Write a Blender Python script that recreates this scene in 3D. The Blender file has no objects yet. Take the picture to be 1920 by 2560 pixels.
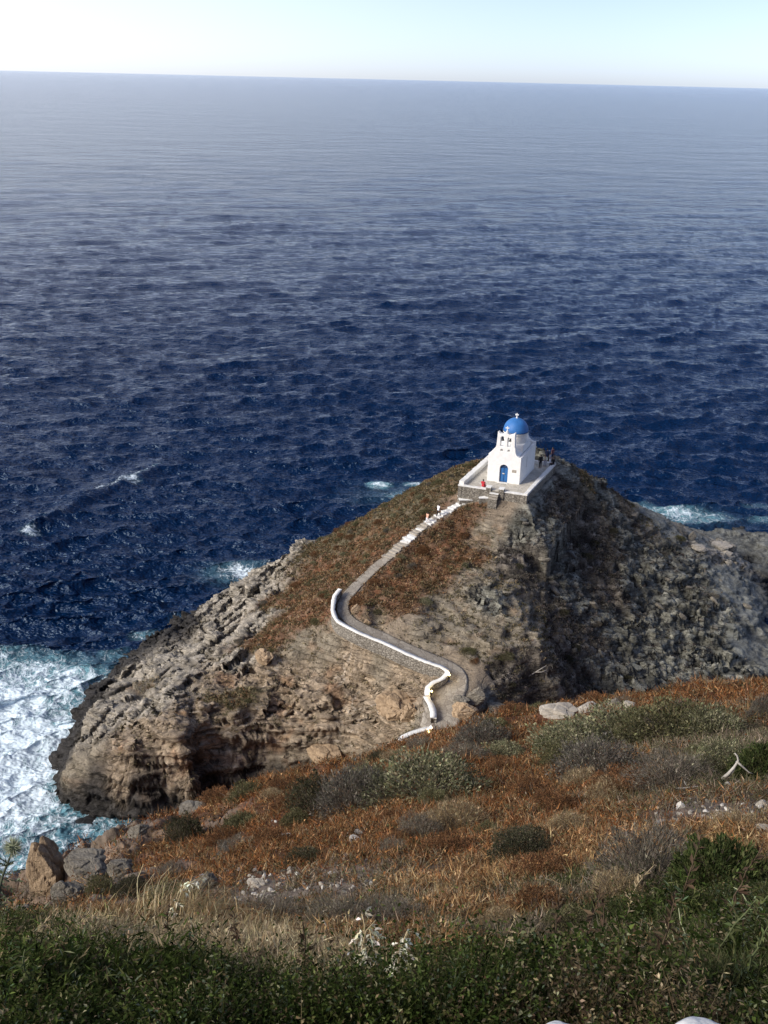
import bpy, bmesh, math, random
import numpy as np
from mathutils import Vector, Matrix
from mathutils.bvhtree import BVHTree

# ------------------------------------------------------------------ camera, sky, sun, exposure
SC = bpy.context.scene
F, H = 2500.0, 65.0
ROLL = math.radians(1.343); PITCH = math.atan(1080.2 / F) + 65 / 60000
SUN_EL, SUN_AZ = math.radians(33), math.radians(-117)     # azimuth clockwise from +Y
EXPOSURE = 0.8
SKY_STRENGTH = 0.15
SUN_STRENGTH = 2.7
fw = np.array([0, math.cos(PITCH), -math.sin(PITCH)]); R0 = np.array([1., 0, 0]); U0 = np.array([0, math.sin(PITCH), math.cos(PITCH)])
RT = math.cos(ROLL) * R0 + math.sin(ROLL) * U0; UP = -math.sin(ROLL) * R0 + math.cos(ROLL) * U0
CAM = np.array([0, 0, H])
cd = bpy.data.cameras.new('camera'); cam = bpy.data.objects.new('camera', cd); SC.collection.objects.link(cam)
cd.sensor_fit = 'VERTICAL'; cd.sensor_height = 36; cd.lens = 36 * F / 2560; cd.clip_start = .1; cd.clip_end = 200000
cam.matrix_world = Matrix(((RT[0], UP[0], -fw[0], 0), (RT[1], UP[1], -fw[1], 0), (RT[2], UP[2], -fw[2], H), (0, 0, 0, 1)))
SC.camera = cam
W = bpy.data.worlds.new('World'); SC.world = W; W.use_nodes = True
wn = W.node_tree.nodes; wl = W.node_tree.links; wn.clear()
sky = wn.new('ShaderNodeTexSky'); sky.sky_type = 'NISHITA'; sky.sun_disc = False
sky.sun_elevation = SUN_EL; sky.sun_rotation = SUN_AZ; sky.altitude = 65; sky.air_density = .6; sky.dust_density = .5; sky.ozone_density = 3.0
bg = wn.new('ShaderNodeBackground'); bg.inputs[1].default_value = SKY_STRENGTH
wo = wn.new('ShaderNodeOutputWorld'); hs = wn.new('ShaderNodeHueSaturation'); hs.inputs['Saturation'].default_value = .80; hs.inputs['Value'].default_value = .68; wv_m = wn.new('ShaderNodeVectorMath'); wv_m.operation = 'MULTIPLY'; wv_m.inputs[1].default_value = (.98, .93, 1.04); wl.new(sky.outputs[0], wv_m.inputs[0]); wl.new(wv_m.outputs[0], hs.inputs['Color'])
# a bright veil of thin high haze towards the sun, upper left
wc = wn.new('ShaderNodeTexCoord'); wd_ = wn.new('ShaderNodeVectorMath'); wd_.operation = 'DOT_PRODUCT'; wd_.inputs[1].default_value = Vector((-.80, .55, .24)).normalized(); wl.new(wc.outputs['Generated'], wd_.inputs[0])
wr_ = wn.new('ShaderNodeMapRange'); wr_.interpolation_type = 'SMOOTHSTEP'; wl.new(wd_.outputs['Value'], wr_.inputs[0])
for i_, q_ in enumerate((.38, .98, 0.0, 2.0)): wr_.inputs[i_ + 1].default_value = q_
wx_ = wn.new('ShaderNodeVectorMath'); wx_.operation = 'SCALE'; wx_.inputs[0].default_value = (1.0, .965, .93); wl.new(wr_.outputs[0], wx_.inputs['Scale'])
wa_ = wn.new('ShaderNodeVectorMath'); wa_.operation = 'ADD'; wl.new(hs.outputs[0], wa_.inputs[0]); wl.new(wx_.outputs[0], wa_.inputs[1]); wl.new(wa_.outputs[0], bg.inputs[0]); wl.new(bg.outputs[0], wo.inputs[0])
sd = bpy.data.lights.new('sun', 'SUN'); sd.energy = SUN_STRENGTH; sd.angle = math.radians(24); sd.color = (1, .93, .82)
so = bpy.data.objects.new('sun', sd); SC.collection.objects.link(so)
sdir = Vector((math.sin(SUN_AZ) * math.cos(SUN_EL), math.cos(SUN_AZ) * math.cos(SUN_EL), math.sin(SUN_EL)))
so.rotation_euler = sdir.to_track_quat('Z', 'Y').to_euler()
SC.view_settings.view_transform = 'Standard'; SC.view_settings.look = 'None'; SC.view_settings.exposure = EXPOSURE; SC.view_settings.gamma = 1

# ------------------------------------------------------------------ helpers
rng = np.random.default_rng(7); random.seed(7)
def ray(u, v):
    d = fw * F + RT * (u - 960) + UP * (1280 - v); return d / np.linalg.norm(d)
def atz(u, v, z):
    d = ray(u, v); return CAM + d * ((z - H) / d[2])
def atd(u, v, dd): return CAM + ray(u, v) * dd
_perm = rng.permutation(256).astype(np.int64); _perm = np.concatenate([_perm, _perm])
_g = rng.normal(size=(256, 3)); _g /= np.linalg.norm(_g, axis=1)[:, None]
def pn(x, y, z=0.0):
    x, y, z = np.broadcast_arrays(np.asarray(x, float), np.asarray(y, float), np.asarray(z, float))
    xi = np.floor(x).astype(np.int64); yi = np.floor(y).astype(np.int64); zi = np.floor(z).astype(np.int64)
    xf, yf, zf = x - xi, y - yi, z - zi; xi &= 255; yi &= 255; zi &= 255
    f = lambda t: t * t * t * (t * (t * 6 - 15) + 10)
    u, v, w = f(xf), f(yf), f(zf); out = 0
    for a in (0, 1):
        for b in (0, 1):
            for c in (0, 1):
                g = _g[_perm[_perm[_perm[(xi + a) & 255] + ((yi + b) & 255)] + ((zi + c) & 255)]]
                d = g[..., 0] * (xf - a) + g[..., 1] * (yf - b) + g[..., 2] * (zf - c)
                out = out + d * (u if a else 1 - u) * (v if b else 1 - v) * (w if c else 1 - w)
    return out * 1.6
def fbm(x, y, z=0.0, o=4, lac=2.03, gain=.5):
    s = 0; a = 1; f = 1; t = 0
    for i in range(o):
        s = s + a * pn(x * f + 17.3 * i, y * f + 5.1 * i, z * f + 9.7 * i); t += a; a *= gain; f *= lac
    return s / t
def ridge(x, y, z=0.0, o=4):
    s = 0; a = 1; f = 1; t = 0
    for i in range(o):
        s = s + a * (1 - np.abs(pn(x * f + 31 * i, y * f, z * f)) * 2); t += a; a *= .5; f *= 2.1
    return s / t
def worley(x, y, z, seed=0):
    xi, yi, zi = (np.floor(q).astype(np.int64) for q in (x, y, z))
    f1 = np.full(x.shape, 9.0); f2 = f1.copy(); cid = np.zeros(x.shape)
    T = _wt
    for a in (-1, 0, 1):
        for b in (-1, 0, 1):
            for c in (-1, 0, 1):
                k = _perm[_perm[_perm[(xi + a + seed) & 255] + ((yi + b) & 255)] + ((zi + c) & 255)]
                j = T[k]
                d = np.sqrt((xi + a + j[..., 0] - x) ** 2 + (yi + b + j[..., 1] - y) ** 2 + (zi + c + j[..., 2] - z) ** 2)
                n1 = d < f1
                f2 = np.where(n1, f1, np.minimum(f2, d)); cid = np.where(n1, j[..., 3], cid); f1 = np.where(n1, d, f1)
    return f1, f2, cid
_wt = rng.random((256, 4))
def sstep(a, b, x):
    t = np.clip((x - a) / (b - a), 0, 1); return t * t * (3 - 2 * t)
class RBF:
    def __init__(s, P, V, c=2.0, lam=0.0):
        s.P = np.asarray(P, float); s.c = c; V = np.asarray(V, float)
        n = len(s.P); K = s.k(s.P) - lam * np.eye(n)
        A = np.block([[K, np.ones((n, 1)), s.P], [np.vstack([np.ones((1, n)), s.P.T]), np.zeros((3, 3))]])
        s.w = np.linalg.lstsq(A, np.concatenate([V, np.zeros((3,) + V.shape[1:])]), rcond=None)[0]
    def k(s, Q):
        return np.sqrt((Q[:, None, 0] - s.P[None, :, 0]) ** 2 + (Q[:, None, 1] - s.P[None, :, 1]) ** 2 + s.c ** 2)
    def __call__(s, X, Y):
        Q = np.stack([np.ravel(X), np.ravel(Y)], 1); out = []
        for i in range(0, len(Q), 60000):
            q = Q[i:i + 60000]; out.append(s.k(q) @ s.w[:len(s.P)] + s.w[len(s.P)] + q @ s.w[len(s.P) + 1:])
        return np.concatenate(out).reshape(np.shape(X))
def idw(P, V, X, Y, p=4):
    P = np.asarray(P); V = np.asarray(V); Q = np.stack([np.ravel(X), np.ravel(Y)], 1); out = []
    for i in range(0, len(Q), 60000):
        q = Q[i:i + 60000]
        w = 1 / (((q[:, None] - P[None]) ** 2).sum(2) + .3) ** (p / 2); out.append((w @ V) / w.sum(1)[:, None])
    return np.concatenate(out).reshape(np.shape(X) + (V.shape[1],))
def mesh_np(name, V, faces=None, quads=None, col=None, attrs=None, smooth=False):
    me = bpy.data.meshes.new(name); V = np.asarray(V, np.float32)
    me.vertices.add(len(V)); me.vertices.foreach_set('co', V.ravel())
    fs = quads if quads is not None else faces; fs = np.asarray(fs, np.int32); k = fs.shape[1]
    me.loops.add(fs.size); me.loops.foreach_set('vertex_index', fs.ravel())
    me.polygons.add(len(fs)); me.polygons.foreach_set('loop_start', np.arange(0, fs.size, k, dtype=np.int32))
    me.polygons.foreach_set('loop_total', np.full(len(fs), k, np.int32))
    if smooth: me.polygons.foreach_set('use_smooth', np.ones(len(fs), bool))
    me.update(calc_edges=True)
    if col is not None:
        c = np.ones((len(V), 4), np.float32); c[:, :3] = col
        me.attributes.new('Col', 'FLOAT_COLOR', 'POINT').data.foreach_set('color', c.ravel())
    for n, a in (attrs or {}).items():
        me.attributes.new(n, 'FLOAT', 'POINT').data.foreach_set('value', np.asarray(a, np.float32).ravel())
    return me
def link(name, me, mat=None, parent=None, **tags):
    o = bpy.data.objects.new(name, me); SC.collection.objects.link(o)
    if mat and me is not None and not me.materials: me.materials.append(mat)
    if parent: o.parent = parent
    for k, v in tags.items(): o[k] = v
    return o
def empty(name, loc, label, cat, group=None, rz=0.0):
    o = bpy.data.objects.new(name, None); SC.collection.objects.link(o); o.location = Vector(loc); o.rotation_euler = (0, 0, rz)
    o.empty_display_size = .2; o['label'] = label; o['category'] = cat
    if group: o['group'] = group
    return o
def grid_quads(nr, nc, keep=None):
    i = np.arange(nr * nc).reshape(nr, nc)
    q = np.stack([i[:-1, :-1], i[:-1, 1:], i[1:, 1:], i[1:, :-1]], -1).reshape(-1, 4)
    if keep is not None:
        kf = keep[:-1, :-1] | keep[:-1, 1:] | keep[1:, 1:] | keep[1:, :-1]; q = q[kf.ravel()]
    return q
def compact(V, q, *arr):
    used = np.unique(q); m = np.full(len(V), -1, np.int64); m[used] = np.arange(len(used))
    return (V[used], m[q]) + tuple(a[used] for a in arr)
def from_bm(bm, name, smooth=False):
    me = bpy.data.meshes.new(name); bm.normal_update(); bm.to_mesh(me); bm.free()
    if smooth:
        me.polygons.foreach_set('use_smooth', [True] * len(me.polygons))
    return me
def bm_box(bm, x0, x1, y0, y1, z0, z1, bev=0.0):
    r = bmesh.ops.create_cube(bm, size=1); vs = r['verts']
    for v in vs: v.co = Vector(((x0 + x1) / 2 + v.co.x * (x1 - x0), (y0 + y1) / 2 + v.co.y * (y1 - y0), (z0 + z1) / 2 + v.co.z * (z1 - z0)))
    if bev: bmesh.ops.bevel(bm, geom=list({e for v in vs for e in v.link_edges}), offset=bev, segments=2, affect='EDGES')
def bm_tube(bm, pts, rads, n=8, cap=True):
    pts = [Vector(p) for p in pts]; rings = []
    for i, p in enumerate(pts):
        t = (pts[min(i + 1, len(pts) - 1)] - pts[max(i - 1, 0)]).normalized()
        a = t.orthogonal().normalized() if i == 0 else (pa - t * pa.dot(t)).normalized()
        pa = a; b = t.cross(a); r = rads[i] if hasattr(rads, '__len__') else rads
        rings.append([bm.verts.new(p + (a * math.cos(k * 2 * math.pi / n) + b * math.sin(k * 2 * math.pi / n)) * r) for k in range(n)])
    for A, B in zip(rings, rings[1:]):
        for k in range(n): bm.faces.new((A[k], A[(k + 1) % n], B[(k + 1) % n], B[k]))
    if cap: bm.faces.new(rings[0][::-1]); bm.faces.new(rings[-1])
def bm_prism(bm, poly, y0, y1):            # polygon in x,z extruded along y
    a = [bm.verts.new((x, y0, z)) for x, z in poly]; b = [bm.verts.new((x, y1, z)) for x, z in poly]; n = len(poly)
    f1 = bm.faces.new(a); f2 = bm.faces.new(b[::-1])
    for i in range(n): bm.faces.new((a[(i + 1) % n], a[i], b[i], b[(i + 1) % n]))
    bmesh.ops.recalc_face_normals(bm, faces=bm.faces[:])
def bm_lathe(bm, prof, n=48, c=(0, 0)):
    rings = []
    for r, z in prof:
        rings.append([bm.verts.new((c[0] + r * math.cos(k * 2 * math.pi / n), c[1] + r * math.sin(k * 2 * math.pi / n), z)) for k in range(n)] if r > 1e-5 else [bm.verts.new((c[0], c[1], z))])
    for A, B in zip(rings, rings[1:]):
        for k in range(n):
            if len(A) == 1: bm.faces.new((A[0], B[(k + 1) % n], B[k]))
            elif len(B) == 1: bm.faces.new((A[k], A[(k + 1) % n], B[0]))
            else: bm.faces.new((A[k], A[(k + 1) % n], B[(k + 1) % n], B[k]))
def apply_mods(o):
    dg = bpy.context.evaluated_depsgraph_get(); dg.update()
    me = bpy.data.meshes.new_from_object(o.evaluated_get(dg)); o.modifiers.clear(); old = o.data; o.data = me; return me

# ------------------------------------------------------------------ materials
def mat(name, build):
    m = bpy.data.materials.new(name); m.use_nodes = True; nt = m.node_tree; nt.nodes.clear()
    o = nt.nodes.new('ShaderNodeOutputMaterial'); s = build(nt); nt.links.new(s, o.inputs[0]); return m
def N(nt, t, **kw):
    n = nt.nodes.new('ShaderNode' + t)
    for k, v in kw.items():
        if k.startswith('i_'):
            key = k[2:]; n.inputs[int(key) if key.isdigit() else key.replace('_', ' ')].default_value = v
        else: setattr(n, k, v)
    return n
def L(nt, a, b): nt.links.new(a, b)
def noise(nt, vec, scale, detail=4, rough=.55, dist=0.0):
    n = N(nt, 'TexNoise', i_Scale=scale, i_Detail=detail, i_Roughness=rough, i_Distortion=dist); L(nt, vec, n.inputs['Vector']); return n.outputs['Fac']
def mth(nt, op, a, b=None, c=None, clamp=False):
    n = N(nt, 'Math', operation=op, use_clamp=clamp)
    for i, q in enumerate((a, b, c)):
        if q is None: continue
        if hasattr(q, 'links'): L(nt, q, n.inputs[i])
        else: n.inputs[i].default_value = q
    return n.outputs[0]
def mixc(nt, f, a, b, blend='MIX'):
    n = N(nt, 'Mix', data_type='RGBA', blend_type=blend)
    for i, q in ((0, f), (6, a), (7, b)):
        if hasattr(q, 'links'): L(nt, q, n.inputs[i])
        else: n.inputs[i].default_value = q if i == 0 else (tuple(q) + (1,))[:4]
    return n.outputs[2]
def mrange(nt, x, a, b, c=0.0, d=1.0):
    n = N(nt, 'MapRange'); L(nt, x, n.inputs[0])
    for i, q in enumerate((a, b, c, d)): n.inputs[i + 1].default_value = q
    return n.outputs[0]
def coord(nt, sc=None, rot=None, kind='Object'):
    c = N(nt, 'TexCoord').outputs[kind]
    if sc or rot:
        m = N(nt, 'Mapping'); L(nt, c, m.inputs[0])
        if sc: m.inputs['Scale'].default_value = sc
        if rot: m.inputs['Rotation'].default_value = rot
        c = m.outputs[0]
    return c
def bump(nt, h, strength, dist, prev=None):
    b = N(nt, 'Bump', i_Strength=strength, i_Distance=dist); L(nt, h, b.inputs['Height'])
    if prev: L(nt, prev, b.inputs['Normal'])
    return b.outputs[0]
def bsdf(nt, col, rough=.9, normal=None, spec=.3, **kw):
    p = N(nt, 'BsdfPrincipled')
    for k, q in (('Base Color', col), ('Roughness', rough), ('Specular IOR Level', spec)):
        if hasattr(q, 'links'): L(nt, q, p.inputs[k])
        else: p.inputs[k].default_value = (tuple(q) + (1,))[:4] if k == 'Base Color' else q
    if normal: L(nt, normal, p.inputs['Normal'])
    for k, v in kw.items(): p.inputs[k.replace('_', ' ')].default_value = v
    return p.outputs[0]
def attr(nt, name, out='Color'):
    a = N(nt, 'Attribute', attribute_name=name); return a.outputs[out]

def b_rock(nt):
    c = coord(nt); col = attr(nt, 'Col'); rk = attr(nt, 'rock', 'Fac')
    st = coord(nt, (.35, .35, 3.0), (.12, -.2, 0))
    n1 = noise(nt, c, 1.1, 6, .65); n2 = noise(nt, c, 6, 5, .7); n3 = noise(nt, st, 1.6, 6, .68, .6)
    v = N(nt, 'TexVoronoi', feature='DISTANCE_TO_EDGE', i_Scale=.8); 
    w = N(nt, 'Mix', data_type='VECTOR'); w.inputs[0].default_value = .35; L(nt, st, w.inputs[4])
    nn = N(nt, 'TexNoise', i_Scale=1.3, i_Detail=4.0); L(nt, c, nn.inputs['Vector']); L(nt, nn.outputs['Color'], w.inputs[5]); L(nt, w.outputs[1], v.inputs['Vector'])
    crack = mrange(nt, v.outputs[0], 0.0, .05, 0, 1)
    f = mth(nt, 'ADD', mrange(nt, n1, .3, .7, .62, 1.32), mrange(nt, n2, .3, .7, -.25, .25))
    f2 = mth(nt, 'MULTIPLY', f, mth(nt, 'ADD', 1.0, mth(nt, 'MULTIPLY', rk, mrange(nt, n3, .3, .7, -.5, .42))))
    f2 = mth(nt, 'MULTIPLY', f2, mth(nt, 'SUBTRACT', 1.0, mth(nt, 'MULTIPLY', mth(nt, 'MULTIPLY', rk, mrange(nt, v.outputs[0], 0, .045, 1, 0)), .5)))
    cc = mixc(nt, 1.0, col, f2, 'MULTIPLY')
    h = mth(nt, 'ADD', mth(nt, 'MULTIPLY', n3, 1.2), mth(nt, 'MULTIPLY', n2, .35)); h = mth(nt, 'ADD', h, mth(nt, 'MULTIPLY', crack, .25))
    nb = bump(nt, h, 1.0, .34)
    return bsdf(nt, cc, .92, nb, .25)
M_ROCK = mat('headland_rock', b_rock)
def b_soil(nt):
    c = coord(nt); col = attr(nt, 'Col')
    n1 = noise(nt, c, 1.7, 6, .65); n2 = noise(nt, c, 14, 5, .7)
    f = mth(nt, 'ADD', mrange(nt, n1, .3, .7, .6, 1.35), mrange(nt, n2, .3, .7, -.25, .25))
    cc = mixc(nt, 1.0, col, f, 'MULTIPLY')
    nb = bump(nt, mth(nt, 'ADD', n1, mth(nt, 'MULTIPLY', n2, .4)), .9, .12)
    return bsdf(nt, cc, .95, nb, .2)
M_SOIL = mat('dry_hillside', b_soil)
def b_water(nt):
    c = coord(nt); foam = attr(nt, 'foam', 'Fac'); aq = attr(nt, 'aqua', 'Fac')
    wn_ = N(nt, 'TexNoise', i_Scale=.35, i_Detail=4.0); L(nt, c, wn_.inputs['Vector'])
    warp = N(nt, 'Mix', data_type='VECTOR', factor_mode='UNIFORM'); warp.inputs[0].default_value = .02
    sc = N(nt, 'VectorMath', operation='MULTIPLY_ADD'); L(nt, wn_.outputs['Color'], sc.inputs[0]); sc.inputs[1].default_value = (3.2, 3.2, 0); L(nt, c, sc.inputs[2])
    vs = []
    for s in (.62, 1.6, 3.9):
        v = N(nt, 'TexVoronoi', feature='DISTANCE_TO_EDGE', i_Scale=s); L(nt, sc.outputs[0], v.inputs['Vector']); vs.append(mrange(nt, v.outputs[0], 0, .16 , 1, 0))
    nz = noise(nt, sc.outputs[0], .7, 7, .72)
    lace = mth(nt, 'ADD', mth(nt, 'MULTIPLY', vs[0], .38), mth(nt, 'MULTIPLY', vs[1], .34)); lace = mth(nt, 'ADD', lace, mth(nt, 'MULTIPLY', vs[2], .22))
    lace = mth(nt, 'ADD', lace, mrange(nt, nz, .3, .7, -.3, .5))
    tot = mth(nt, 'ADD', lace, mth(nt, 'MULTIPLY_ADD', foam, 1.45, -1.40))
    ff = mth(nt, 'MULTIPLY', mrange(nt, tot, -.12, .42, 0, .92), mrange(nt, foam, .02, .14, 0, 1))
    deep = mixc(nt, aq, (.0009, .0125, .048), (.15, .32, .37))
    col = mixc(nt, ff, deep, (.70, .80, .86))
    rip = coord(nt, (.6, 1.7, 1), (0, 0, .15))
    n1 = noise(nt, rip, .75, 7, .7); n2 = noise(nt, rip, .2, 5, .62)
    h = mth(nt, 'ADD', mth(nt, 'MULTIPLY', n1, .50), mth(nt, 'MULTIPLY', n2, .9)); h = mth(nt, 'ADD', h, mth(nt, 'MULTIPLY', ff, .5))
    rp2 = coord(nt, (1, 1.5, 1), (0, 0, -.3)); n3 = noise(nt, rp2, .055, 5, .6); n4 = noise(nt, coord(nt, (1, 1.7, 1), (0, 0, .12)), .017, 7, .68); h = mth(nt, 'ADD', h, mth(nt, 'MULTIPLY', n3, 1.3)); n5 = noise(nt, coord(nt, (1, 1.5, 1), (0, 0, -.1)), .0055, 9, .72); h = mth(nt, 'ADD', h, mth(nt, 'MULTIPLY', n4, 12.0)); h = mth(nt, 'ADD', h, mth(nt, 'MULTIPLY', n5, 22.0)); nb = bump(nt, h, .75, .6)
    rg = mixc(nt, ff, (.12, .12, .12), (.8, .8, .8))
    p = N(nt, 'BsdfPrincipled', i_IOR=1.333); p.inputs['Specular Tint'].default_value = (.66, .85, 1, 1); L(nt, col, p.inputs['Base Color']); L(nt, rg, p.inputs['Roughness']); L(nt, nb, p.inputs['Normal'])
    return p.outputs[0]
M_WATER = mat('sea_water', b_water)
def b_leaf(nt):
    col = attr(nt, 'Col'); d = N(nt, 'BsdfDiffuse'); t = N(nt, 'BsdfTranslucent'); L(nt, col, d.inputs[0]); L(nt, col, t.inputs[0])
    m = N(nt, 'MixShader'); m.inputs[0].default_value = .25; L(nt, d.outputs[0], m.inputs[1]); L(nt, t.outputs[0], m.inputs[2]); return m.outputs[0]
M_LEAF = mat('foliage', b_leaf)
def plain(name, col, rough=.85, var=.18, bs=8.0, bd=.01, spec=.3, stain=None, **kw):
    def b(nt):
        c = coord(nt); n1 = noise(nt, c, bs, 5, .6); n2 = noise(nt, c, bs * .2, 3, .6)
        f = mth(nt, 'ADD', mrange(nt, n1, .3, .7, 1 - var, 1 + var * .5), mrange(nt, n2, .3, .7, -var * .5, var * .5))
        cc = mixc(nt, 1.0, col, f, 'MULTIPLY')
        if stain: cc = mixc(nt, mrange(nt, n2, .5, .75, 0, .55), cc, stain)
        return bsdf(nt, cc, rough, bump(nt, n1, .6, bd), spec, **kw)
    return mat(name, b)
M_WHITE = plain('whitewash', (.82, .81, .775), .8, .08, 2.5, .05, stain=(.68, .65, .58))
M_WHITE2 = plain('worn_whitewash', (.74, .73, .69), .85, .16, 5, .04, stain=(.46, .43, .37))
M_BLUE = plain('blue_dome_paint', (.032, .15, .40), .55, .16, 1.6, .015, .35, stain=(.075,.24,.46))
M_DOOR = plain('blue_door_paint', (.03, .14, .36), .5, .15, 6, .005, .4)
M_DKBLUE = plain('dark_blue_paint', (.015, .05, .13), .5, .15, 6, .005, .4)
M_IRON = plain('dark_iron', (.02, .02, .022), .5, .2, 20, .002, .5)
M_BLACK = plain('dark_inside', (.015, .014, .013), .9, .1)
def b_masonry(nt):
    c = coord(nt, (1, 1, 1.6)); v = N(nt, 'TexVoronoi', i_Scale=3.2); L(nt, c, v.inputs['Vector'])
    e = N(nt, 'TexVoronoi', feature='DISTANCE_TO_EDGE', i_Scale=3.2); L(nt, c, e.inputs['Vector'])
    n1 = noise(nt, c, 9, 5, .65); k = mixc(nt, v.outputs['Color'], (.17, .15, .12), (.34, .31, .26))
    k = mixc(nt, mrange(nt, e.outputs[0], 0, .07, 1, 0), k, (.09, .08, .065)); k = mixc(nt, 1.0, k, mrange(nt, n1, .3, .7, .7, 1.25), 'MULTIPLY')
    h = mth(nt, 'ADD', mrange(nt, e.outputs[0], 0, .12, 0, 1), mth(nt, 'MULTIPLY', n1, .4)); return bsdf(nt, k, .9, bump(nt, h, .9, .07), .25)
M_STONE = mat('dry_stone_masonry', b_masonry)
def pave(name, c1, c2, joint, s=1.6):
    def b(nt):
        c = coord(nt, (1, 1, .2)); v = N(nt, 'TexVoronoi', i_Scale=s); L(nt, c, v.inputs['Vector'])
        e = N(nt, 'TexVoronoi', feature='DISTANCE_TO_EDGE', i_Scale=s); L(nt, c, e.inputs['Vector'])
        n1 = noise(nt, c, 7, 5, .65); k = mixc(nt, v.outputs['Color'], c1, c2)
        k = mixc(nt, mrange(nt, e.outputs[0], 0, .06, .75, 0), k, joint); k = mixc(nt, 1.0, k, mrange(nt, n1, .3, .7, .75, 1.2), 'MULTIPLY')
        return bsdf(nt, k, .85, bump(nt, mth(nt, 'ADD', mrange(nt, e.outputs[0], 0, .1, 0, 1), n1), .6, .03), .3)
    return mat(name, b)
M_PAVE = pave('slate_paving', (.38,.35,.29), (.50,.46,.39), (.62,.58,.5), 1.5)
M_PATH = pave('path_paving', (.22,.19,.155), (.36,.325,.27), (.17,.14,.11), 1.6)
def b_stone(c1, c2, dark):
    def b(nt):
        c = coord(nt, kind='Generated') if False else coord(nt); st_ = coord(nt, (1, 1, 3.2), (.15, .1, 0)); n1 = noise(nt, c, 1.6, 7, .68); n2 = noise(nt, st_, 1.5, 7, .7, .5); n3 = noise(nt, c, 7, 5, .7)
        k = mixc(nt, mrange(nt, n1, .35, .65, 0, 1), c1, c2); k = mixc(nt, mrange(nt, n2, .52, .68, 0, .8), k, dark); k = mixc(nt, 1.0, k, mrange(nt, n3, .3, .7, .72, 1.25), 'MULTIPLY')
        h = mth(nt, 'ADD', mth(nt, 'MULTIPLY', n2, 1.3), mth(nt, 'MULTIPLY', n3, .35)); return bsdf(nt, k, .93, bump(nt, h, 1.0, .14), .2)
    return b
M_PSTONE = plain('pale_stone', (.40, .36, .30), .9, .3, 6, .03, stain=(.22,.18,.14))
M_WSTONE = plain('white_stone', (.60, .565, .50), .9, .3, 5, .03, stain=(.32,.27,.21))
M_GSTONE = mat('grey_stone', b_stone((.17,.15,.12), (.26,.235,.19), (.08,.068,.055)))
M_TSTONE = mat('tan_stone', b_stone((.30,.215,.135), (.42,.31,.20), (.13,.09,.06)))
M_DSTONE = mat('dark_slate', b_stone((.10,.105,.098), (.18,.185,.17), (.05,.05,.048)))
M_KSTONE = plain('wet_black_rock', (.022, .022, .022), .5, .3, 3, .06, .5)
M_WOOD = plain('bleached_wood', (.42, .39, .35), .85, .25, 12, .01)

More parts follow.
